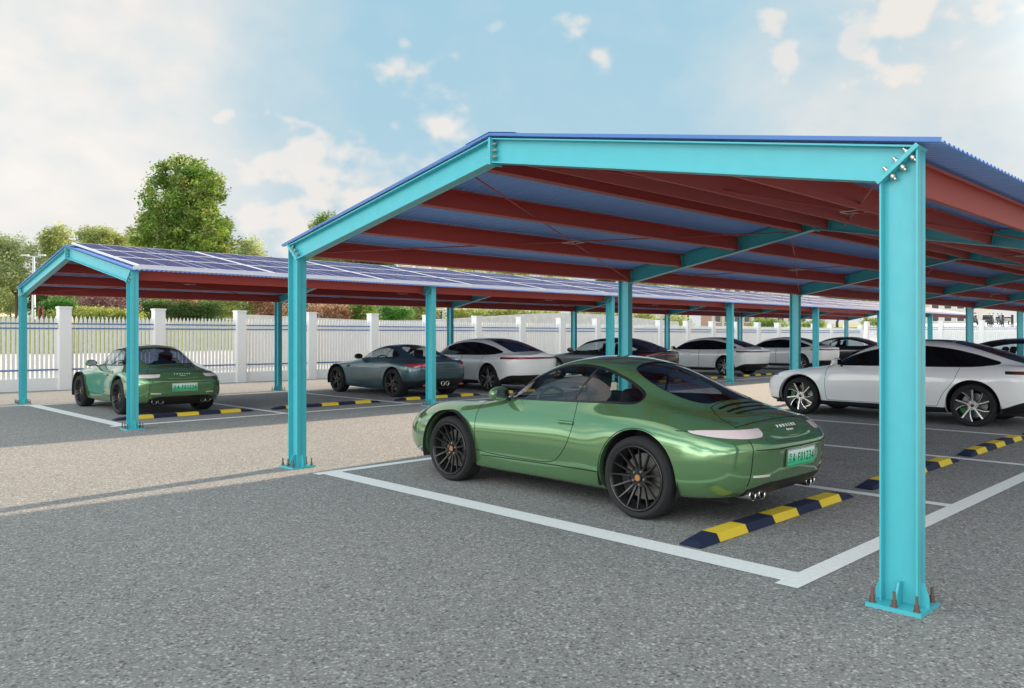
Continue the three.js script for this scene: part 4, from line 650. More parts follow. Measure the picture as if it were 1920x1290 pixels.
// ---- electric fastback sedan
const SEV = (() => {
  const winPoly = closedCurve([[-0.93, 0.945, 0], [-0.65, 1.065], [-0.30, 1.185], [0.10, 1.265], [0.55, 1.295], [1.0, 1.26], [1.40, 1.175], [1.72, 1.075], [1.82, 1.035], [1.68, 1.0], [1.3, 0.97], [0.2, 0.955]]);
  const wsPoly = closedCurve([[-0.98, 0.0], [-0.95, 0.3], [-0.86, 0.58], [-0.78, 0.70, 0], [-0.4, 0.655], [-0.12, 0.60, 0], [-0.08, 0.3], [-0.07, 0], [-0.08, -0.3], [-0.12, -0.60, 0], [-0.4, -0.655], [-0.78, -0.70, 0], [-0.86, -0.58], [-0.95, -0.3]]);
  const roofPoly = closedCurve([[-0.04, 0.46, 0], [0.5, 0.47], [1.02, 0.46, 0], [1.03, 0], [1.02, -0.46, 0], [0.5, -0.47], [-0.04, -0.46, 0], [-0.03, 0]]);
  const rwPoly = closedCurve([[1.06, 0.0], [1.06, 0.46, 0], [1.5, 0.52], [1.95, 0.57], [2.10, 0.56, 0], [2.14, 0.3], [2.15, 0], [2.14, -0.3], [2.10, -0.56, 0], [1.95, -0.57], [1.5, -0.52], [1.06, -0.46, 0]]);
  const door1 = closedCurve([[-0.95, 0.30, 0], [-0.98, 0.6], [-0.95, 0.90, 0], [-0.6, 1.0, 0], [0.38, 1.0, 0], [0.36, 0.6], [0.36, 0.30, 0]]), door2 = closedCurve([[0.375, 0.30, 0], [0.375, 0.6], [0.395, 1.0, 0], [1.28, 1.0, 0], [1.20, 0.75], [1.02, 0.5], [0.93, 0.30, 0]]);
  const ang = (x, z) => Math.atan2(Math.abs(z), x - 1.6) * 0.9, paint = carPaint(lin(0.86, 0.85, 0.84), 0.0, 0.4), red = new THREE.MeshPhysicalMaterial({ color: lin(0.30, 0.018, 0.02), roughness: 0.15, clearcoat: 1 });
  return {
    wheelbase: 2.93, front: [-1.55, 2.5], rear: [1.85, 2.9], arch: [0.40, 0.405, 0.352, 0.352], track: 0.905, seat: [-0.1, 0.34], dash: -0.72, ns: 150, per: 6, paint,
    guides: [
      { x0: -2.22, x1: 2.36, y: [[-2.2, 0.23], [-1.4, 0.205], [1.4, 0.21], [2.36, 0.30]], z: [[-2.2, 0.76], [1.4, 0.78], [2.36, 0.74]] },
      { x0: -2.32, x1: 2.44, y: [[-2.3, 0.26], [-1.4, 0.24], [1.4, 0.25], [2.44, 0.35]], z: [[-2.3, 0.86], [-1.4, 0.875], [0, 0.865], [1.4, 0.885], [2.44, 0.86]] },
      { x0: -2.37, x1: 2.52, y: [[-2.35, 0.37], [0, 0.37], [1.5, 0.38], [2.52, 0.47]], z: [[-2.3, 0.90], [-1.4, 0.925], [-0.5, 0.905], [0.6, 0.91], [1.465, 0.94], [2.5, 0.90]] },
      { x0: -2.38, x1: 2.56, y: [[-2.38, 0.52], [-1.4, 0.60], [0, 0.61], [1.4, 0.64], [2.56, 0.66]], z: [[-2.3, 0.90], [-1.4, 0.935], [-0.5, 0.925], [0.6, 0.932], [1.465, 0.955], [2.1, 0.94], [2.56, 0.91]] },
      { x0: -2.34, x1: 2.575, y: [[-2.34, 0.64], [-1.9, 0.735], [-1.4, 0.80], [-0.6, 0.825], [0.5, 0.84], [1.4, 0.865], [2.0, 0.875], [2.57, 0.86]], z: [[-2.3, 0.84], [-1.465, 0.90], [-0.5, 0.905], [0.6, 0.912], [1.465, 0.93], [2.1, 0.92], [2.57, 0.88]] },
      { x0: -2.28, x1: 2.57, y: [[-2.28, 0.68], [-1.9, 0.785], [-1.4, 0.855], [-1.0, 0.895], [-0.6, 0.92], [0, 0.935], [0.8, 0.945], [1.5, 0.965], [2.0, 0.975], [2.57, 0.95]], z: [[-2.3, 0.70], [-1.465, 0.78], [-0.8, 0.84], [0, 0.855], [0.8, 0.85], [1.465, 0.845], [2.0, 0.83], [2.57, 0.80]] },
      { x0: -2.26, x1: 2.565, y: [[-2.26, 0.685], [-1.9, 0.79], [-1.4, 0.865], [-1.05, 0.91], [-0.75, 1.01], [-0.3, 1.12], [0.2, 1.17], [0.8, 1.175], [1.3, 1.12], [1.7, 1.05], [2.1, 1.0], [2.56, 0.965]], z: [[-2.2, 0.5], [-1.4, 0.56], [-0.95, 0.68], [-0.6, 0.755], [0, 0.765], [0.8, 0.755], [1.3, 0.735], [1.7, 0.72], [2.1, 0.70], [2.56, 0.66]] },
      { x0: -2.25, x1: 2.56, y: [[-2.25, 0.69], [-1.9, 0.795], [-1.4, 0.87], [-1.0, 0.925], [-0.7, 1.07], [-0.3, 1.245], [0.1, 1.325], [0.6, 1.35], [1.0, 1.325], [1.4, 1.24], [1.8, 1.125], [2.15, 1.03], [2.4, 0.985], [2.56, 0.972]], z: [[-2.2, 0.36], [-1.4, 0.42], [-0.9, 0.58], [-0.5, 0.66], [0.1, 0.62], [0.8, 0.60], [1.4, 0.60], [2.0, 0.58], [2.56, 0.5]] },
      { x0: -2.24, x1: 2.555, y: [[-2.24, 0.692], [-1.9, 0.80], [-1.4, 0.88], [-1.0, 0.94], [-0.7, 1.10], [-0.3, 1.285], [0.1, 1.38], [0.6, 1.405], [1.0, 1.38], [1.4, 1.29], [1.8, 1.165], [2.15, 1.05], [2.4, 1.0], [2.555, 0.985]], z: [[-2.2, 0.2], [-0.5, 0.34], [0.4, 0.33], [1.4, 0.32], [2.55, 0.26]] },
      { x0: -2.24, x1: 2.555, y: [[-2.24, 0.693], [-1.9, 0.803], [-1.4, 0.885], [-1.0, 0.945], [-0.7, 1.11], [-0.3, 1.30], [0.1, 1.395], [0.6, 1.42], [1.0, 1.395], [1.4, 1.305], [1.8, 1.178], [2.15, 1.06], [2.4, 1.006], [2.555, 0.99]], z: [[-2, 0], [2, 0]] },
    ],
    mats: { paint },
    windows: [
      { name: 'side_window', split: true, mat: tintGlass, seal: 0.012, f: (x, y, z, v) => Math.max(sdPoly(winPoly, x, y), 0.45 - Math.abs(z), 0.14 - Math.abs(v[5])) },
      { name: 'windscreen', mat: tintGlass, f: (x, y, z) => Math.max(sdPoly(wsPoly, x, z), 0.86 - y) },
      { name: 'roof_glass', mat: tintGlass, seal: 0, f: (x, y, z) => Math.max(sdPoly(roofPoly, x, z), 0.9 - y) },
      { name: 'rear_window', mat: blueTint, seal: 0.01, f: (x, y, z) => Math.max(sdPoly(rwPoly, x, z), 0.9 - y) },
    ],
    regions: [
      { name: 'light_bar', mat: red, label: 'thin dark red light bar across the tail', f: [(x) => 1.9 - x, (x, y, z) => ang(x, z) - 1.0, ...band((x, y) => y - 0.885, 0.012)] },
      { name: 'light_bar_surround', mat: blackTrim, f: [(x) => 1.9 - x, (x, y, z) => ang(x, z) - 1.10, ...band((x, y, z) => y - 0.888, 0.026)] },
      { name: 'headlight', split: true, mat: blackTrim, f: [(x) => x + 1.95, (x, y, z) => 0.42 - Math.abs(z), ...band((x, y) => y - 0.715 - (x + 2.1) * 0.12, 0.014)] },
      { name: 'lower_trim', mat: blackTrim, f: (x, y) => y - 0.285 - 0.16 * sstep(1.75, 2.3, x) },
    ],
    seams: [...[door1, door2].map((d) => [(x, y, z) => 0.5 - Math.abs(z), (x, y) => y - 0.975, (x, y, z, v) => 0.14 - Math.abs(v[5]), ...band((x, y) => sdPoly(d, x, y), 0.0035)])],
    doors: [door1, door2].map((d) => ({ f: (x, y, z) => Math.max(sdPoly(d, x, y), 0.5 - Math.abs(z), y - 0.975) })),
    wheels: { front: { R: 0.346, rimR: 0.275, w: 0.245, out: 0.005 }, back: { R: 0.346, rimR: 0.275, w: 0.255, out: 0.02 } },
    makeWheel: (w) => wheel('turbine', w.R, w.rimR, w.w, { rim: blackTrim, bright: silverRim, cap: rimDark, hub: silverRim, caliper: std(lin(0.01, 0.16, 0.03), 0.45) }),
    extras(car) {
      mirrors(car, -0.72, 1.0, 1.0, paint, 1.1);
      const [px] = hitX(car, 0.74, 0); const p = part('number_plate', plateGeo(0.46, 0.135), greenPlate, car); p.position.set(px + 0.010, 0.72, 0); p.rotation.z = -0.03;
      for (const s of [-1, 1]) { const m = part('fender_badge', merge([box(0.06, 0.008, 0.006, 0, 0.012, 0, 0, 0, -0.5), box(0.06, 0.008, 0.006, 0, -0.012, 0, 0, 0, 0.5)]), chrome, car); m.position.set(-0.98, 0.72, s * 0.919); }
    },
  };
})();
const tourer = buildCar(SGT, 'touring_coupe'), sedan = buildCar(SEV, 'fastback_sedan');
placeCar(coupeGreen, 'sports_coupe', 'glossy green sports coupe parked under the nearest carport bay', 'car', 'parked cars', 3.035, -1.503);
placeCar(coupeGreen, 'sports_coupe', 'green sports coupe under the solar carport, beside the picket fence', 'car', 'parked cars', -8.95, -1.52);
placeCar(tourer, 'touring_coupe', 'dark blue grey coupe with red tail lights behind a solar carport column', 'car', 'parked cars', -8.88, -7.75);
const blackPaint = carPaint(lin(0.012, 0.012, 0.016), 0.2, 0.3);
const NR = -10.78;
placeCar(sedan, 'fastback_sedan', 'large white fastback sedan in the nearer row, cut by the right picture edge', 'car', 'parked cars', 2.60, NR);
placeCar(sedan, 'fastback_sedan', 'white fastback sedan next to the dark blue grey coupe', 'car', 'parked cars', -8.95, -10.75);
placeCar(sedan, 'fastback_sedan', 'white fastback sedan between the black sedan and the last white one', 'car', 'parked cars', -8.95, -22.6);
placeCar(sedan, 'fastback_sedan', 'small distant white fastback sedan, last white car of the farther row', 'car', 'parked cars', -8.95, -28.6);
function darkSedan(label, x, z) { const c = placeCar(sedan, 'fastback_sedan', label, 'car', 'parked cars', x, z, SEV.paint, blackPaint); c.traverse((o) => { if (o.isMesh && o.material === tintGlass) o.material = clearGlass; }); return c; }
darkSedan('black sedan seen over the roof of the nearest green coupe', -8.95, -16.6);
darkSedan('black sedan behind the large white sedan at the right picture edge', 2.6, -16.9);
darkSedan('distant dark sedan at the far end of the solar carport row', -8.95, -34.6);
// ---------------------------------------------------------------- picket fence
const white = std(lin(0.80, 0.79, 0.78), 0.55), railBlue = std(lin(0.05, 0.15, 0.42), 0.45);
const picketGeo = (h) => prism([[-0.034, 0.30], [0.034, 0.30], [0.034, h - 0.10], [0, h], [-0.034, h - 0.10]], 0.024, -0.012);
const postGeo = (h) => merge([box(0.30, h - 0.05, 0.30, 0, (h - 0.05) / 2, 0), box(0.335, 0.05, 0.335, 0, h - 0.025, 0)]);
function fence(label, name, x0, z0, turn, panels, pitch, h, single) { // runs along local +x
  const f = thing(name, label, 'fence'); f.position.set(x0, 0, z0); f.rotation.y = turn;
  const pk = picketGeo(h - 0.26), pg = postGeo(h), rest = [], n = 20; let count = 0;
  for (let k = 0; k <= panels; k++) { const p = part('post', pg, white, f); p.position.x = k * pitch; }
  for (let k = 0; k < panels; k++) {
    const a = k * pitch + 0.15, b = (k + 1) * pitch - 0.15, m = (a + b) / 2, L = b - a;
    part('plinth', box(L, 0.32, 0.14, m, 0.16, 0), white, f);
    for (const [y, zz] of [[h - 0.47, 0.021], [h - 0.60, 0.021], [0.55, 0.021]]) part('rail', box(L, 0.032, 0.018, m, y, zz), railBlue, f);
    for (const y of [h - 0.535, 0.55]) part('rail', box(L, 0.05, 0.02, m, y, -0.023), white, f);
    for (let i = 0; i < n; i++) {
      const x = a + L * (i + 0.5) / n;
      if (count < single) { const p = part('picket', pk, white, f); p.position.x = x; count++; } else rest.push(pk.clone().translate(x, 0, 0));
    }
  }
  if (rest.length) { const r = part('pickets', merge(rest), white, f); r.userData.kind = 'stuff'; }
  return f;
}
fence('white picket fence with blue rails and square posts beside the solar carport', 'picket_fence', -16.15, 3.01, Math.PI / 2, 23, 2.53, 2.27, 300);
fence('pale picket fence closing off the far end of the lot', 'picket_fence', -16.15 + 0.3, -55.6, 0, 13, 2.53, 2.5, 0);

// ---------------------------------------------------------------- land beyond the fence
const beyond = (x, z) => Math.max(-16.7 - x, -56.3 - z);
function hgt(x, z) { const u = beyond(x, z); return 1.95 * sstep(0.4, 8.5, u) + 0.022 * Math.max(0, Math.min(u, 60) - 6) + 0.12 * noise2(x * 0.06, z * 0.06) * sstep(3, 9, u) - 0.02; }
function landGeo(x0, x1, z0, z1, nx, nz, keep) {
  const pos = [], uv = [], idx = [], P = (i, j) => [lerp(x0, x1, i / nx), lerp(z0, z1, j / nz)];
  for (let j = 0; j <= nz; j++) for (let i = 0; i <= nx; i++) { const [x, z] = P(i, j); pos.push(x, hgt(x, z), z); uv.push(x / 4, z / 4); }
  for (let j = 0; j < nz; j++) for (let i = 0; i < nx; i++) { const [x, z] = P(i + 0.5, j + 0.5); if (!keep(x, z)) continue; const a = j * (nx + 1) + i, b = a + 1, c = a + nx + 1, d = c + 1; idx.push(a, c, b, b, c, d); }
  const g = new THREE.BufferGeometry(); g.setAttribute('position', new THREE.Float32BufferAttribute(pos, 3)); g.setAttribute('uv', new THREE.Float32BufferAttribute(uv, 2)); g.setIndex(idx); g.computeVertexNormals(); return g;
}
const concreteTex = tex(512, 512, (i, j) => { const n = noise2(i * 0.012, j * 0.012) * 8 + noise2(i * 0.07, j * 0.07) * 5 + noise2(i * 0.5, j * 0.5) * 4; const v = 205 + n; return [v, v - 2, v - 6]; });
const concrete = std(0xffffff, 0.9, 0, { map: concreteTex });
const grassTex = tex(512, 512, (i, j) => { const n = noise2(i * 0.02, j * 0.02) * 14 + noise2(i * 0.15, j * 0.15) * 16 + noise2(i * 0.7, j * 0.7) * 18; return [112 + n, 124 + n * 0.9, 46 + n * 0.5].map((v) => Math.max(10, v)); });
const grassMat = std(0xffffff, 0.95, 0, { map: grassTex });
// pale paved bank and plaza next to the fences, lawn above
struct('embankment', landGeo(-26, -16.4, 60, -58, 40, 236, (x, z) => beyond(x, z) < 5.2 + 1.2 * noise2(z * 0.08, 3)), concrete);
const pavedSide = (x, z) => x > -16 + (z + 58) * 0.35;
struct('plaza', landGeo(-60, 90, -56.2, -150, 150, 94, pavedSide), concrete);
struct('lawn', landGeo(-170, -20, 60, -160, 150, 220, (x, z) => beyond(x, z) >= 4.8 && !(z < -56.2 && pavedSide(x, z))).translate(0, 0.006, 0), grassMat);
struct('far_ground', new THREE.PlaneGeometry(900, 900).rotateX(-Math.PI / 2).translate(0, -0.3, 0), concrete);

// ---------------------------------------------------------------- planting
function foliage(seed, blobs, count, leaf, colours, opt = {}) {
  const r = rng(seed), pos = new Float32Array(count * 18), col = new Float32Array(count * 18), wsum = blobs.reduce((a, b) => a + b[3] * b[4] + b[3] * b[5], 0), V = new THREE.Vector3(), A = new THREE.Vector3(), B = new THREE.Vector3(), N = new THREE.Vector3();
  // leaf sprays gathered on the outside of each mass
  const per = opt.per ?? 26, sprays = Math.floor(count / per); let o = 0;
  for (let s = 0; s < sprays; s++) {
    let pick = r() * wsum, b = blobs[0]; for (const q of blobs) { pick -= q[3] * q[4] + q[3] * q[5]; if (pick <= 0) { b = q; break; } }
    const th = r() * 2 * Math.PI, cy = lerp(-0.75, 1, r()), sy = Math.sqrt(1 - cy * cy), lump = 1 + 0.16 * noise3(b[0] + Math.cos(th) * sy * 2.2, b[1] + cy * 2.2 + seed, b[2] + Math.sin(th) * sy * 2.2), rad = lump * (0.62 + 0.38 * Math.sqrt(r()));
    const cx = b[0] + Math.cos(th) * sy * b[3] * rad, cyy = b[1] + cy * b[4] * rad, cz = b[2] + Math.sin(th) * sy * b[5] * rad, spread = leaf * (opt.spread ?? 2.6), tone = 0.62 + 0.75 * r(), c = colours[(r() * colours.length) | 0];
    for (let k = 0; k < per; k++) {
      const x = cx + (r() + r() - 1) * spread, y = cyy + (r() + r() - 1) * spread * 0.8 - (opt.droop ?? 0) * spread * r(), z = cz + (r() + r() - 1) * spread;
      N.set(r() - 0.5, r() * 0.9 + 0.1, r() - 0.5).normalize(); A.set(r() - 0.5, (r() - 0.5) * 0.6 - (opt.droop ?? 0.2), r() - 0.5).normalize(); A.addScaledVector(N, -A.dot(N)).normalize(); B.crossVectors(N, A);
      const L = leaf * (0.7 + 0.7 * r()), Wd = L * (opt.wide ?? 0.5), t = tone * (0.85 + 0.3 * r());
      const P = [[0, 0], [0.5, 0.5], [1, 0], [0, 0], [1, 0], [0.5, -0.5]];
      for (let i = 0; i < 6; i++) { V.set(x, y, z).addScaledVector(A, (P[i][0] - 0.5) * L).addScaledVector(B, P[i][1] * 2 * Wd * 0.5).addScaledVector(N, Math.abs(P[i][1]) * L * 0.12); pos[o] = V.x; pos[o + 1] = V.y; pos[o + 2] = V.z; col[o] = c[0] * t; col[o + 1] = c[1] * t; col[o + 2] = c[2] * t; o += 3; }
    }
  }
  const g = new THREE.BufferGeometry(); g.setAttribute('position', new THREE.BufferAttribute(pos.slice(0, o), 3)); g.setAttribute('color', new THREE.BufferAttribute(col.slice(0, o), 3)); g.setAttribute('uv', new THREE.BufferAttribute(new Float32Array(o / 3 * 2), 2)); g.computeVertexNormals(); return g;
}
const leafMat = new THREE.MeshPhysicalMaterial({ color: 0xffffff, vertexColors: true, roughness: 0.75, side: THREE.DoubleSide, transmission: 0.45, thickness: 0, specularIntensity: 0.3 });
const bark = std(lin(0.10, 0.075, 0.055), 0.95);
const KIND = {
  rich: [[0.26, 0.38, 0.07], [0.32, 0.43, 0.10], [0.40, 0.46, 0.15], [0.15, 0.27, 0.055]],
  pale: [[0.56, 0.61, 0.30], [0.50, 0.58, 0.28], [0.60, 0.62, 0.38]],
  olive: [[0.47, 0.53, 0.20], [0.39, 0.47, 0.16], [0.54, 0.56, 0.27]],
  dark: [[0.09, 0.17, 0.05], [0.12, 0.21, 0.06], [0.17, 0.24, 0.08]],
  lime: [[0.46, 0.50, 0.12], [0.40, 0.47, 0.11], [0.52, 0.53, 0.20]],
  plum: [[0.46, 0.27, 0.27], [0.36, 0.18, 0.19], [0.55, 0.37, 0.34]],
  rust: [[0.55, 0.30, 0.19], [0.44, 0.22, 0.14], [0.60, 0.42, 0.26]],
  ball: [[0.13, 0.32, 0.07], [0.16, 0.38, 0.08], [0.11, 0.26, 0.06]],
};
function limbs(seed, H, r0, spread, list) { // tapered trunk with forks
  const r = rng(seed), out = [], seg = (a, b, ra, rb) => { const A = new THREE.Vector3(...a), B = new THREE.Vector3(...b), g = new THREE.CylinderGeometry(rb, ra, A.distanceTo(B), 8, 1); g.applyQuaternion(new THREE.Quaternion().setFromUnitVectors(new THREE.Vector3(0, 1, 0), B.clone().sub(A).normalize())); out.push(g.translate((A.x + B.x) / 2, (A.y + B.y) / 2, (A.z + B.z) / 2)); };
  let p = [0, -0.3, 0]; const n = 4; for (let i = 1; i <= n; i++) { const q = [(r() - 0.5) * 0.25 * i * 0.4, H * 0.55 * i / n, (r() - 0.5) * 0.25 * i * 0.4]; seg(p, q, r0 * (1 - (i - 1) * 0.16), r0 * (1 - i * 0.16)); p = q; if (i >= 2) for (let k = 0; k < 3; k++) { const a = r() * 6.28, e = [q[0] + Math.cos(a) * spread * (0.5 + 0.4 * r()), q[1] + H * (0.15 + 0.2 * r()), q[2] + Math.sin(a) * spread * (0.5 + 0.4 * r())]; seg(q, e, r0 * 0.38, r0 * 0.1); } }
  seg(p, [p[0], H * 0.92, p[2]], r0 * 0.36, r0 * 0.08); void list; return merge(out);
}
// direction of a picture column, for setting out what stands beyond the fence: column, metres in depth -> x, z
const spot = (px, D) => { const t = (px - 960) / FPX; return [CAM.x + D * (-Math.sin(YAW) + t * Math.cos(YAW)), CAM.z + D * (-Math.cos(YAW) - t * Math.sin(YAW))]; };
const highAt = (py, D) => CAM.y + (628.7 - py) * D / FPX;
let seedNo = 100;
function tree(label, px, D, topY, botY, halfPx, kind, leaves, leaf, opt = {}) {
  const [x, z] = spot(px, D), y0 = hgt(x, z), top = highAt(topY, D) - y0, bot = Math.max(1.2, highAt(botY, D) - y0), w = halfPx * D / FPX, H = top, cy = (top + bot) / 2, ry = (top - bot) / 2, s = seedNo++;
  const t = thing(opt.name ?? 'tree', label, 'tree', opt.group ?? 'trees beyond the fence'); t.position.set(x, y0, z);
  part('trunk', limbs(s, H * 0.9, Math.max(0.09, w * 0.07), w * 0.6), bark, t);
  const r = rng(s + 7), blobs = opt.blobs ? opt.blobs(w, bot, top) : [[0, cy, 0, w * 0.78, ry * 0.92, w * 0.78], ...Array.from({ length: 6 }, () => { const a = r() * 6.28, q = lerp(0.25, 0.6, r()); return [Math.cos(a) * w * q, cy + (r() - 0.5) * ry * 1.1, Math.sin(a) * w * q, w * lerp(0.35, 0.5, r()), ry * lerp(0.3, 0.45, r()), w * lerp(0.35, 0.5, r())]; })];
  part('crown', foliage(s, blobs, leaves, leaf, KIND[kind], opt), leafMat, t); return t;
}
function shrub(label, px, D, topY, halfPx, kind, leaves, leaf, opt = {}) {
  const [x, z] = spot(px, D), y0 = hgt(x, z), w = halfPx * D / FPX, H = Math.max(0.5, highAt(topY, D) - y0), s = seedNo++, ww = opt.round ? w * 0.9 : w, r = rng(s);
  const t = thing(opt.name ?? 'shrub', label, 'shrub', opt.group ?? 'shrubs beyond the fence'); t.position.set(x, y0, z);
  const lumps = opt.round ? [[0, H * 0.52, 0, ww, H * 0.5, ww]] : Array.from({ length: 5 }, (_, i) => [(i / 4 - 0.5) * ww * 1.3, H * (0.5 + 0.08 * (r() - 0.5)), (r() - 0.5) * ww * 0.5, ww * lerp(0.42, 0.6, r()), H * lerp(0.42, 0.54, r()), ww * 0.55]);
  if (!opt.round) for (const l of lumps) { const q = l[0]; l[0] = q * Math.cos(YAW); l[2] += -q * Math.sin(YAW); }
  part('foliage', foliage(s, lumps, leaves, leaf, KIND[kind], { per: 16, ...opt }), leafMat, t); part('stem', cyl(0.03, 0.05, H * 0.6, 6, 0, H * 0.3 - 0.1, 0), bark, t); return t;
}
tree('tall broad leafy tree towering over the solar carport roof', 352, 52, 288, 510, 112, 'rich', 44000, 0.19, { droop: 0.4, wide: 0.62, spread: 2.5, per: 62, blobs: (w, b, t) => { const h = t - b; return [[0, b + h * 0.30, 0, w * 0.86, h * 0.30, w * 0.8], [-w * 0.18, b + h * 0.62, 0.2, w * 0.66, h * 0.27, w * 0.62], [-w * 0.1, b + h * 0.82, 0, w * 0.45, h * 0.17, w * 0.45], [w * 0.45, b + h * 0.42, 0.4, w * 0.5, h * 0.22, w * 0.5], [-w * 0.55, b + h * 0.48, 0, w * 0.42, h * 0.2, w * 0.4], [w * 0.3, b + h * 0.72, -0.3, w * 0.42, h * 0.17, w * 0.4], [w * 0.66, b + h * 0.24, 0.2, w * 0.42, h * 0.22, w * 0.4], [-w * 0.6, b + h * 0.18, 0.3, w * 0.38, h * 0.18, w * 0.4]]; } });
tree('pale willowy tree by the left picture edge', 32, 46, 432, 575, 52, 'pale', 15000, 0.15, { droop: 0.6 });
tree('tall tree between the pale willowy tree and the carport ridge', 112, 60, 416, 540, 38, 'olive', 12000, 0.17);
tree('round olive tree right of the carport gable', 200, 66, 424, 520, 52, 'olive', 15000, 0.18);
tree('low olive tree against the side of the tall broad tree', 252, 70, 430, 520, 34, 'olive', 9000, 0.18);
tree('small light green tree right of the tall broad tree', 472, 62, 446, 530, 32, 'pale', 9000, 0.17);
tree('slim tree whose tip shows above the near carport rafter', 612, 74, 392, 520, 34, 'rich', 9000, 0.19);
tree('leafy tree just right of the near carport left column', 608, 66, 466, 540, 52, 'rich', 13000, 0.17);
tree('leafy tree under the near carport eave, dark crown', 700, 68, 468, 540, 56, 'dark', 13000, 0.17);
for (const [px, top, hw, kind, label] of [[865, 494, 52, 'lime', 'lime green tree seen under the near carport, leftmost of the lime row'], [955, 498, 55, 'lime', 'lime green tree seen under the near carport, second of the lime row'], [1045, 505, 52, 'pale', 'pale green tree seen under the near carport, third of the row'], [1138, 508, 26, 'dark', 'dark feathery tree just left of the second near column'], [1215, 514, 50, 'lime', 'lime green tree just right of the second near column'], [1290, 522, 42, 'olive', 'olive tree beside the pinkish building'], [1570, 545, 44, 'dark', 'dark green tree left of the big front column'], [1625, 548, 40, 'rich', 'green tree hidden partly by the big front column']]) tree(label, px, 84, top, top + 60, hw, kind, 8000, 0.2);
// shrubs seen over and through the fence
[[86, 574, 15], [103, 571, 14], [119, 570, 14], [134, 572, 13]].forEach(([px, top, hw], i) => shrub(`clipped round green bush, ${ordinals[i]} of four beside the street lamp`, px, 38, top - 6, hw, 'ball', 2600, 0.09, { round: true, group: 'clipped round bushes' }));
shrub('yellow green ground shrub behind the first fence post', 150, 33, 586, 40, 'lime', 4500, 0.1);
shrub('plum coloured shrub left of the first solar carport column', 180, 36, 553, 27, 'plum', 5000, 0.1, { round: true });
shrub('plum coloured shrub right behind the first solar carport column', 228, 36, 551, 28, 'plum', 5000, 0.1, { round: true });
shrub('yellow flowering shrub under the plum shrubs', 205, 32, 588, 46, 'lime', 4500, 0.1);
[[288, 566, 30], [340, 566, 30], [388, 568, 26]].forEach(([px, top, hw], i) => shrub(`dark clipped hedge plant, ${ordinals[i]} in the hedge above the lawn`, px, 42, top, hw, 'dark', 4200, 0.11, { group: 'dark hedge plants' }));
[[300, 548, 26], [345, 545, 24], [415, 550, 26], [505, 552, 26], [468, 556, 24]].forEach(([px, top, hw], i) => shrub(`tall mixed shrub behind the hedge, ${ordinals[i]} from the left`, px, 48, top, hw, i % 2 ? 'rust' : 'olive', 4000, 0.13, { group: 'mixed shrubs behind the hedge' }));
shrub('rust coloured spreading shrub behind the fence near the blue coupe', 618, 37, 572, 34, 'rust', 5000, 0.1);
shrub('green shrub beside the rust coloured shrub', 676, 38, 568, 26, 'rich', 4500, 0.1);
shrub('small green shrub above the retaining wall', 740, 42, 573, 24, 'ball', 3500, 0.1);
[[880, 578], [945, 577], [1010, 580]].forEach(([px, top], i) => shrub(`yellow green hedge plant above the white sedan, ${ordinals[i]} of three`, px, 46, top, 36, 'lime', 4200, 0.12, { group: 'yellow green hedge plants' }));
[[1100, 584], [1140, 586], [1205, 588], [1262, 590]].forEach(([px, top], i) => shrub(`grassy green bush above the black sedan, ${ordinals[i]} of four`, px, 52, top, 30, 'lime', 3800, 0.13, { group: 'grassy bushes' }));
[[1440, 598], [1520, 598], [1650, 598]].forEach(([px, top], i) => shrub(`low green bush at the far corner of the fence, ${ordinals[i]} of three`, px, 66, top, 30, 'rich', 3200, 0.15, { group: 'low bushes at the corner' }));
[[20, 546, 34, 'olive', 'leftmost'], [75, 548, 30, 'dark', 'second'], [140, 545, 34, 'olive', 'third'], [255, 543, 34, 'dark', 'fourth'], [385, 543, 34, 'olive', 'fifth'], [440, 548, 32, 'dark', 'sixth'], [560, 552, 34, 'dark', 'seventh'], [650, 556, 30, 'olive', 'eighth'], [720, 560, 32, 'pale', 'ninth'], [790, 562, 34, 'olive', 'tenth']].forEach(([px, top, hw, kind, nth]) => shrub(`tall background shrub under the solar carport eave, ${nth} from the left`, px, 58, top, hw, kind, 5200, 0.15, { group: 'background shrubs' }));
// curved pale retaining wall on the bank
{
  const t = thing('retaining_wall', 'long pale curved retaining wall rising behind the picket fence', 'wall'), pos = [], n = 40, idx = [];
  for (let i = 0; i <= n; i++) { const s = i / n, z = lerp(-8.5, -36, s), x = -19.2 - 0.9 * Math.sin(s * Math.PI), top = 2.05 + 0.42 * sstep(0.05, 0.5, s) + 0.18 * Math.cos(s * 9), g = hgt(x, z) - 0.3; for (const [dx, y] of [[0.13, g], [0.13, top], [-0.13, top], [-0.13, g]]) pos.push(x + dx, y, z); }
  for (let i = 0; i < n; i++) for (let j = 0; j < 3; j++) { const a = i * 4 + j, b = a + 1, c = a + 4, d = c + 1; idx.push(a, b, c, b, d, c); }
  const g = new THREE.BufferGeometry(); g.setAttribute('position', new THREE.Float32BufferAttribute(pos, 3)); g.setIndex(idx); const q = g.toNonIndexed(); q.computeVertexNormals(); q.setAttribute('uv', new THREE.BufferAttribute(new Float32Array(q.attributes.position.count * 2).map((_, i) => q.attributes.position.array[(i >> 1) * 3 + (i & 1 ? 1 : 2)] / 3), 2)); part('wall', q, concrete, t);
}
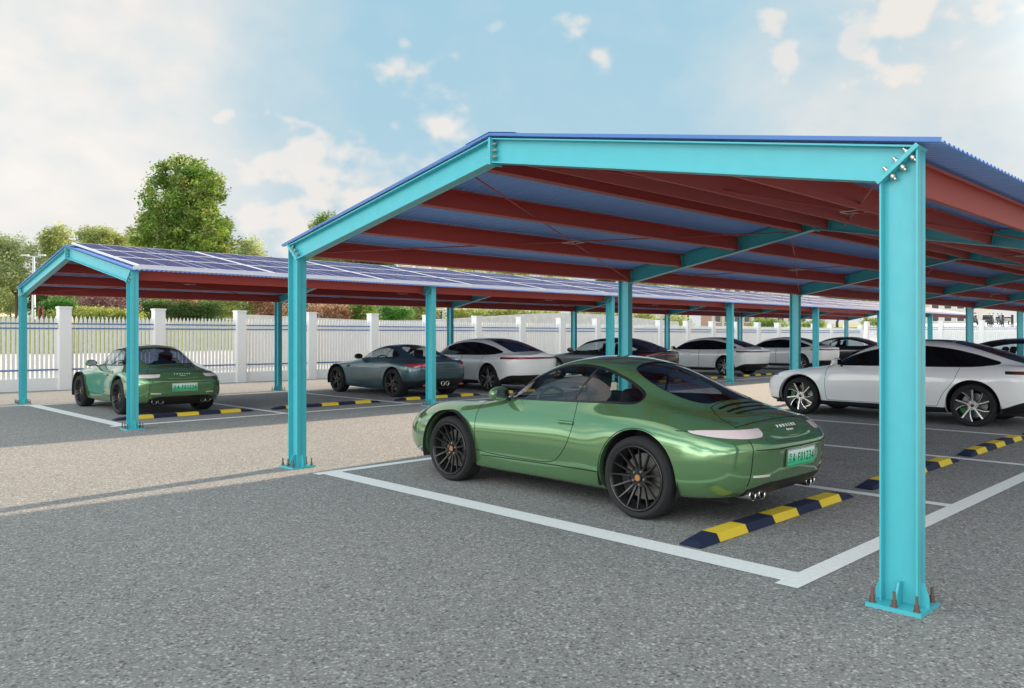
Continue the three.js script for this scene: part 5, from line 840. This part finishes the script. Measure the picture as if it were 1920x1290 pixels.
// ---------------------------------------------------------------- buildings and street things beyond the fence
const glassDark = new THREE.MeshPhysicalMaterial({ color: lin(0.03, 0.035, 0.04), roughness: 0.1 });
function building(label, px, D, w, d, topY, wallMat, rows, cols, opt = {}) {
  const [x, z] = spot(px, D), y0 = hgt(x, z), h = highAt(topY, D) - y0, b = thing('building', label, 'building'); b.position.set(x, y0 - 0.2, z); b.rotation.y = YAW + (opt.turn ?? 0);
  part('wall', box(w, h, d, 0, h / 2, 0), wallMat, b); part('roof', box(w + 0.5, 0.3, d + 0.5, 0, h + 0.15, 0), opt.roof ?? concrete, b);
  const ww = w / cols, hh = h / rows, fr = new THREE.BoxGeometry(ww * 0.62, hh * 0.6, 0.12), gl = new THREE.BoxGeometry(ww * 0.54, hh * 0.5, 0.04);
  for (let i = 0; i < cols; i++) for (let j = 0; j < rows; j++) { const f = part('window', fr, white, b); f.position.set(-w / 2 + ww * (i + 0.5), hh * (j + 0.55), d / 2 + 0.02); const q = part('pane', gl, glassDark, f); q.position.z = 0.05; }
  if (opt.piers) for (let i = 0; i <= cols; i++) part('pier', box(0.35, h, 0.4, -w / 2 + ww * i, h / 2, d / 2 + 0.15), opt.pierMat ?? wallMat, b);
  return b;
}
const cream = std(lin(0.62, 0.57, 0.50), 0.85), pinkish = std(lin(0.50, 0.30, 0.24), 0.85), tileDark = std(lin(0.08, 0.07, 0.075), 0.8);
building('white building with tall piers glimpsed under the near carport', 812, 118, 9, 8, 476, cream, 4, 4, { piers: true, pierMat: white });
building('pinkish brown building with pale piers behind the solar panels', 1378, 128, 9, 8, 530, pinkish, 3, 6, { piers: true, pierMat: cream });
building('low white shop building beside the pinkish one', 1460, 132, 7, 7, 552, white, 2, 4);
building('cream building with dark windows right of the front column', 1772, 118, 9, 8, 562, cream, 2, 5);
building('small house with dark roof at the left picture edge', -22, 95, 3.5, 5, 452, cream, 4, 3, { roof: tileDark });
{ // street lamp
  const [x, z] = spot(63, 40), y0 = hgt(x, z), top = highAt(480, 40) - y0, l = thing('street_lamp', 'pale double headed street lamp behind the fence at the left', 'street lamp'); l.position.set(x, y0, z); l.rotation.y = YAW;
  const lampMat = std(lin(0.6, 0.62, 0.64), 0.5, 0.2); part('pole', cyl(0.05, 0.10, top, 12, 0, top / 2, 0), lampMat, l); part('arm', rod([-0.36, top - 0.02, 0], [0.36, top - 0.02, 0], 0.03), lampMat, l);
  for (const s of [-1, 1]) part('lamp_head', new RoundedBoxGeometry(0.34, 0.08, 0.16, 2, 0.03).translate(s * 0.42, top + 0.03, 0), lampMat, l);
}
const redPost = std(lin(0.28, 0.05, 0.045), 0.6), blackIron = std(lin(0.02, 0.02, 0.022), 0.5);
[[73, 'left'], [81, 'right']].forEach(([px, s]) => { const [x, z] = spot(px, 37), b = thing('bollard', `dark red bollard, the ${s} one of the pair by the street lamp`, 'bollard', 'red bollards'); b.position.set(x, hgt(x, z), z); const H = highAt(576, 37) - hgt(x, z); part('post', cyl(0.045, 0.05, H, 12, 0, H / 2, 0), redPost, b); part('cap', new THREE.SphereGeometry(0.05, 12, 8).translate(0, H, 0), redPost, b); });
[1858, 1880, 1898].forEach((px, i) => { const [x, z] = spot(px, 66), b = thing('bollard', `short black bollard behind the far fence, ${ordinals[i]} from the left`, 'bollard', 'black bollards'); b.position.set(x, hgt(x, z), z); part('post', cyl(0.09, 0.10, 0.9, 12, 0, 0.45, 0), blackIron, b); part('cap', new THREE.SphereGeometry(0.1, 12, 8).translate(0, 0.9, 0), blackIron, b); });
function scooter(px, D, label, mat, turn) {
  const [x, z] = spot(px, D), s = thing('motor_scooter', label, 'scooter', 'parked scooters'); s.position.set(x, hgt(x, z), z); s.rotation.y = turn;
  for (const q of [-0.62, 0.62]) part('wheel', new THREE.TorusGeometry(0.22, 0.06, 8, 20).translate(q, 0.27, 0), rubber, s);
  part('body', merge([new RoundedBoxGeometry(0.75, 0.34, 0.34, 3, 0.12).translate(0.35, 0.62, 0), new RoundedBoxGeometry(0.5, 0.1, 0.3, 2, 0.04).translate(-0.15, 0.34, 0), new RoundedBoxGeometry(0.14, 0.75, 0.4, 3, 0.06).applyMatrix4(M4(-0.5, 0.72, 0, 0, 0, 0.3))]), mat, s);
  part('seat', new RoundedBoxGeometry(0.7, 0.12, 0.3, 3, 0.05).translate(0.35, 0.84, 0), rubber, s); part('handlebar', rod([-0.58, 1.08, -0.32], [-0.58, 1.08, 0.32], 0.02), blackTrim, s); part('mirror', merge([-0.3, 0.3].map((q) => new THREE.SphereGeometry(0.06, 8, 6).translate(-0.58, 1.25, q))), blackTrim, s); return s;
}
scooter(1842, 72, 'black scooter with white trim parked beyond the far fence', std(lin(0.03, 0.035, 0.05), 0.35), 0.4);
scooter(1868, 86, 'blue grey scooter in the parked row beyond the far fence', std(lin(0.10, 0.12, 0.15), 0.4), 0.9);
scooter(1884, 86, 'silver scooter in the parked row beyond the far fence', std(lin(0.35, 0.35, 0.36), 0.4), 0.9);
scene.traverse((o) => { if (o.isMesh) { o.castShadow = true; o.receiveShadow = true; } });
renderer.render(scene, camera);
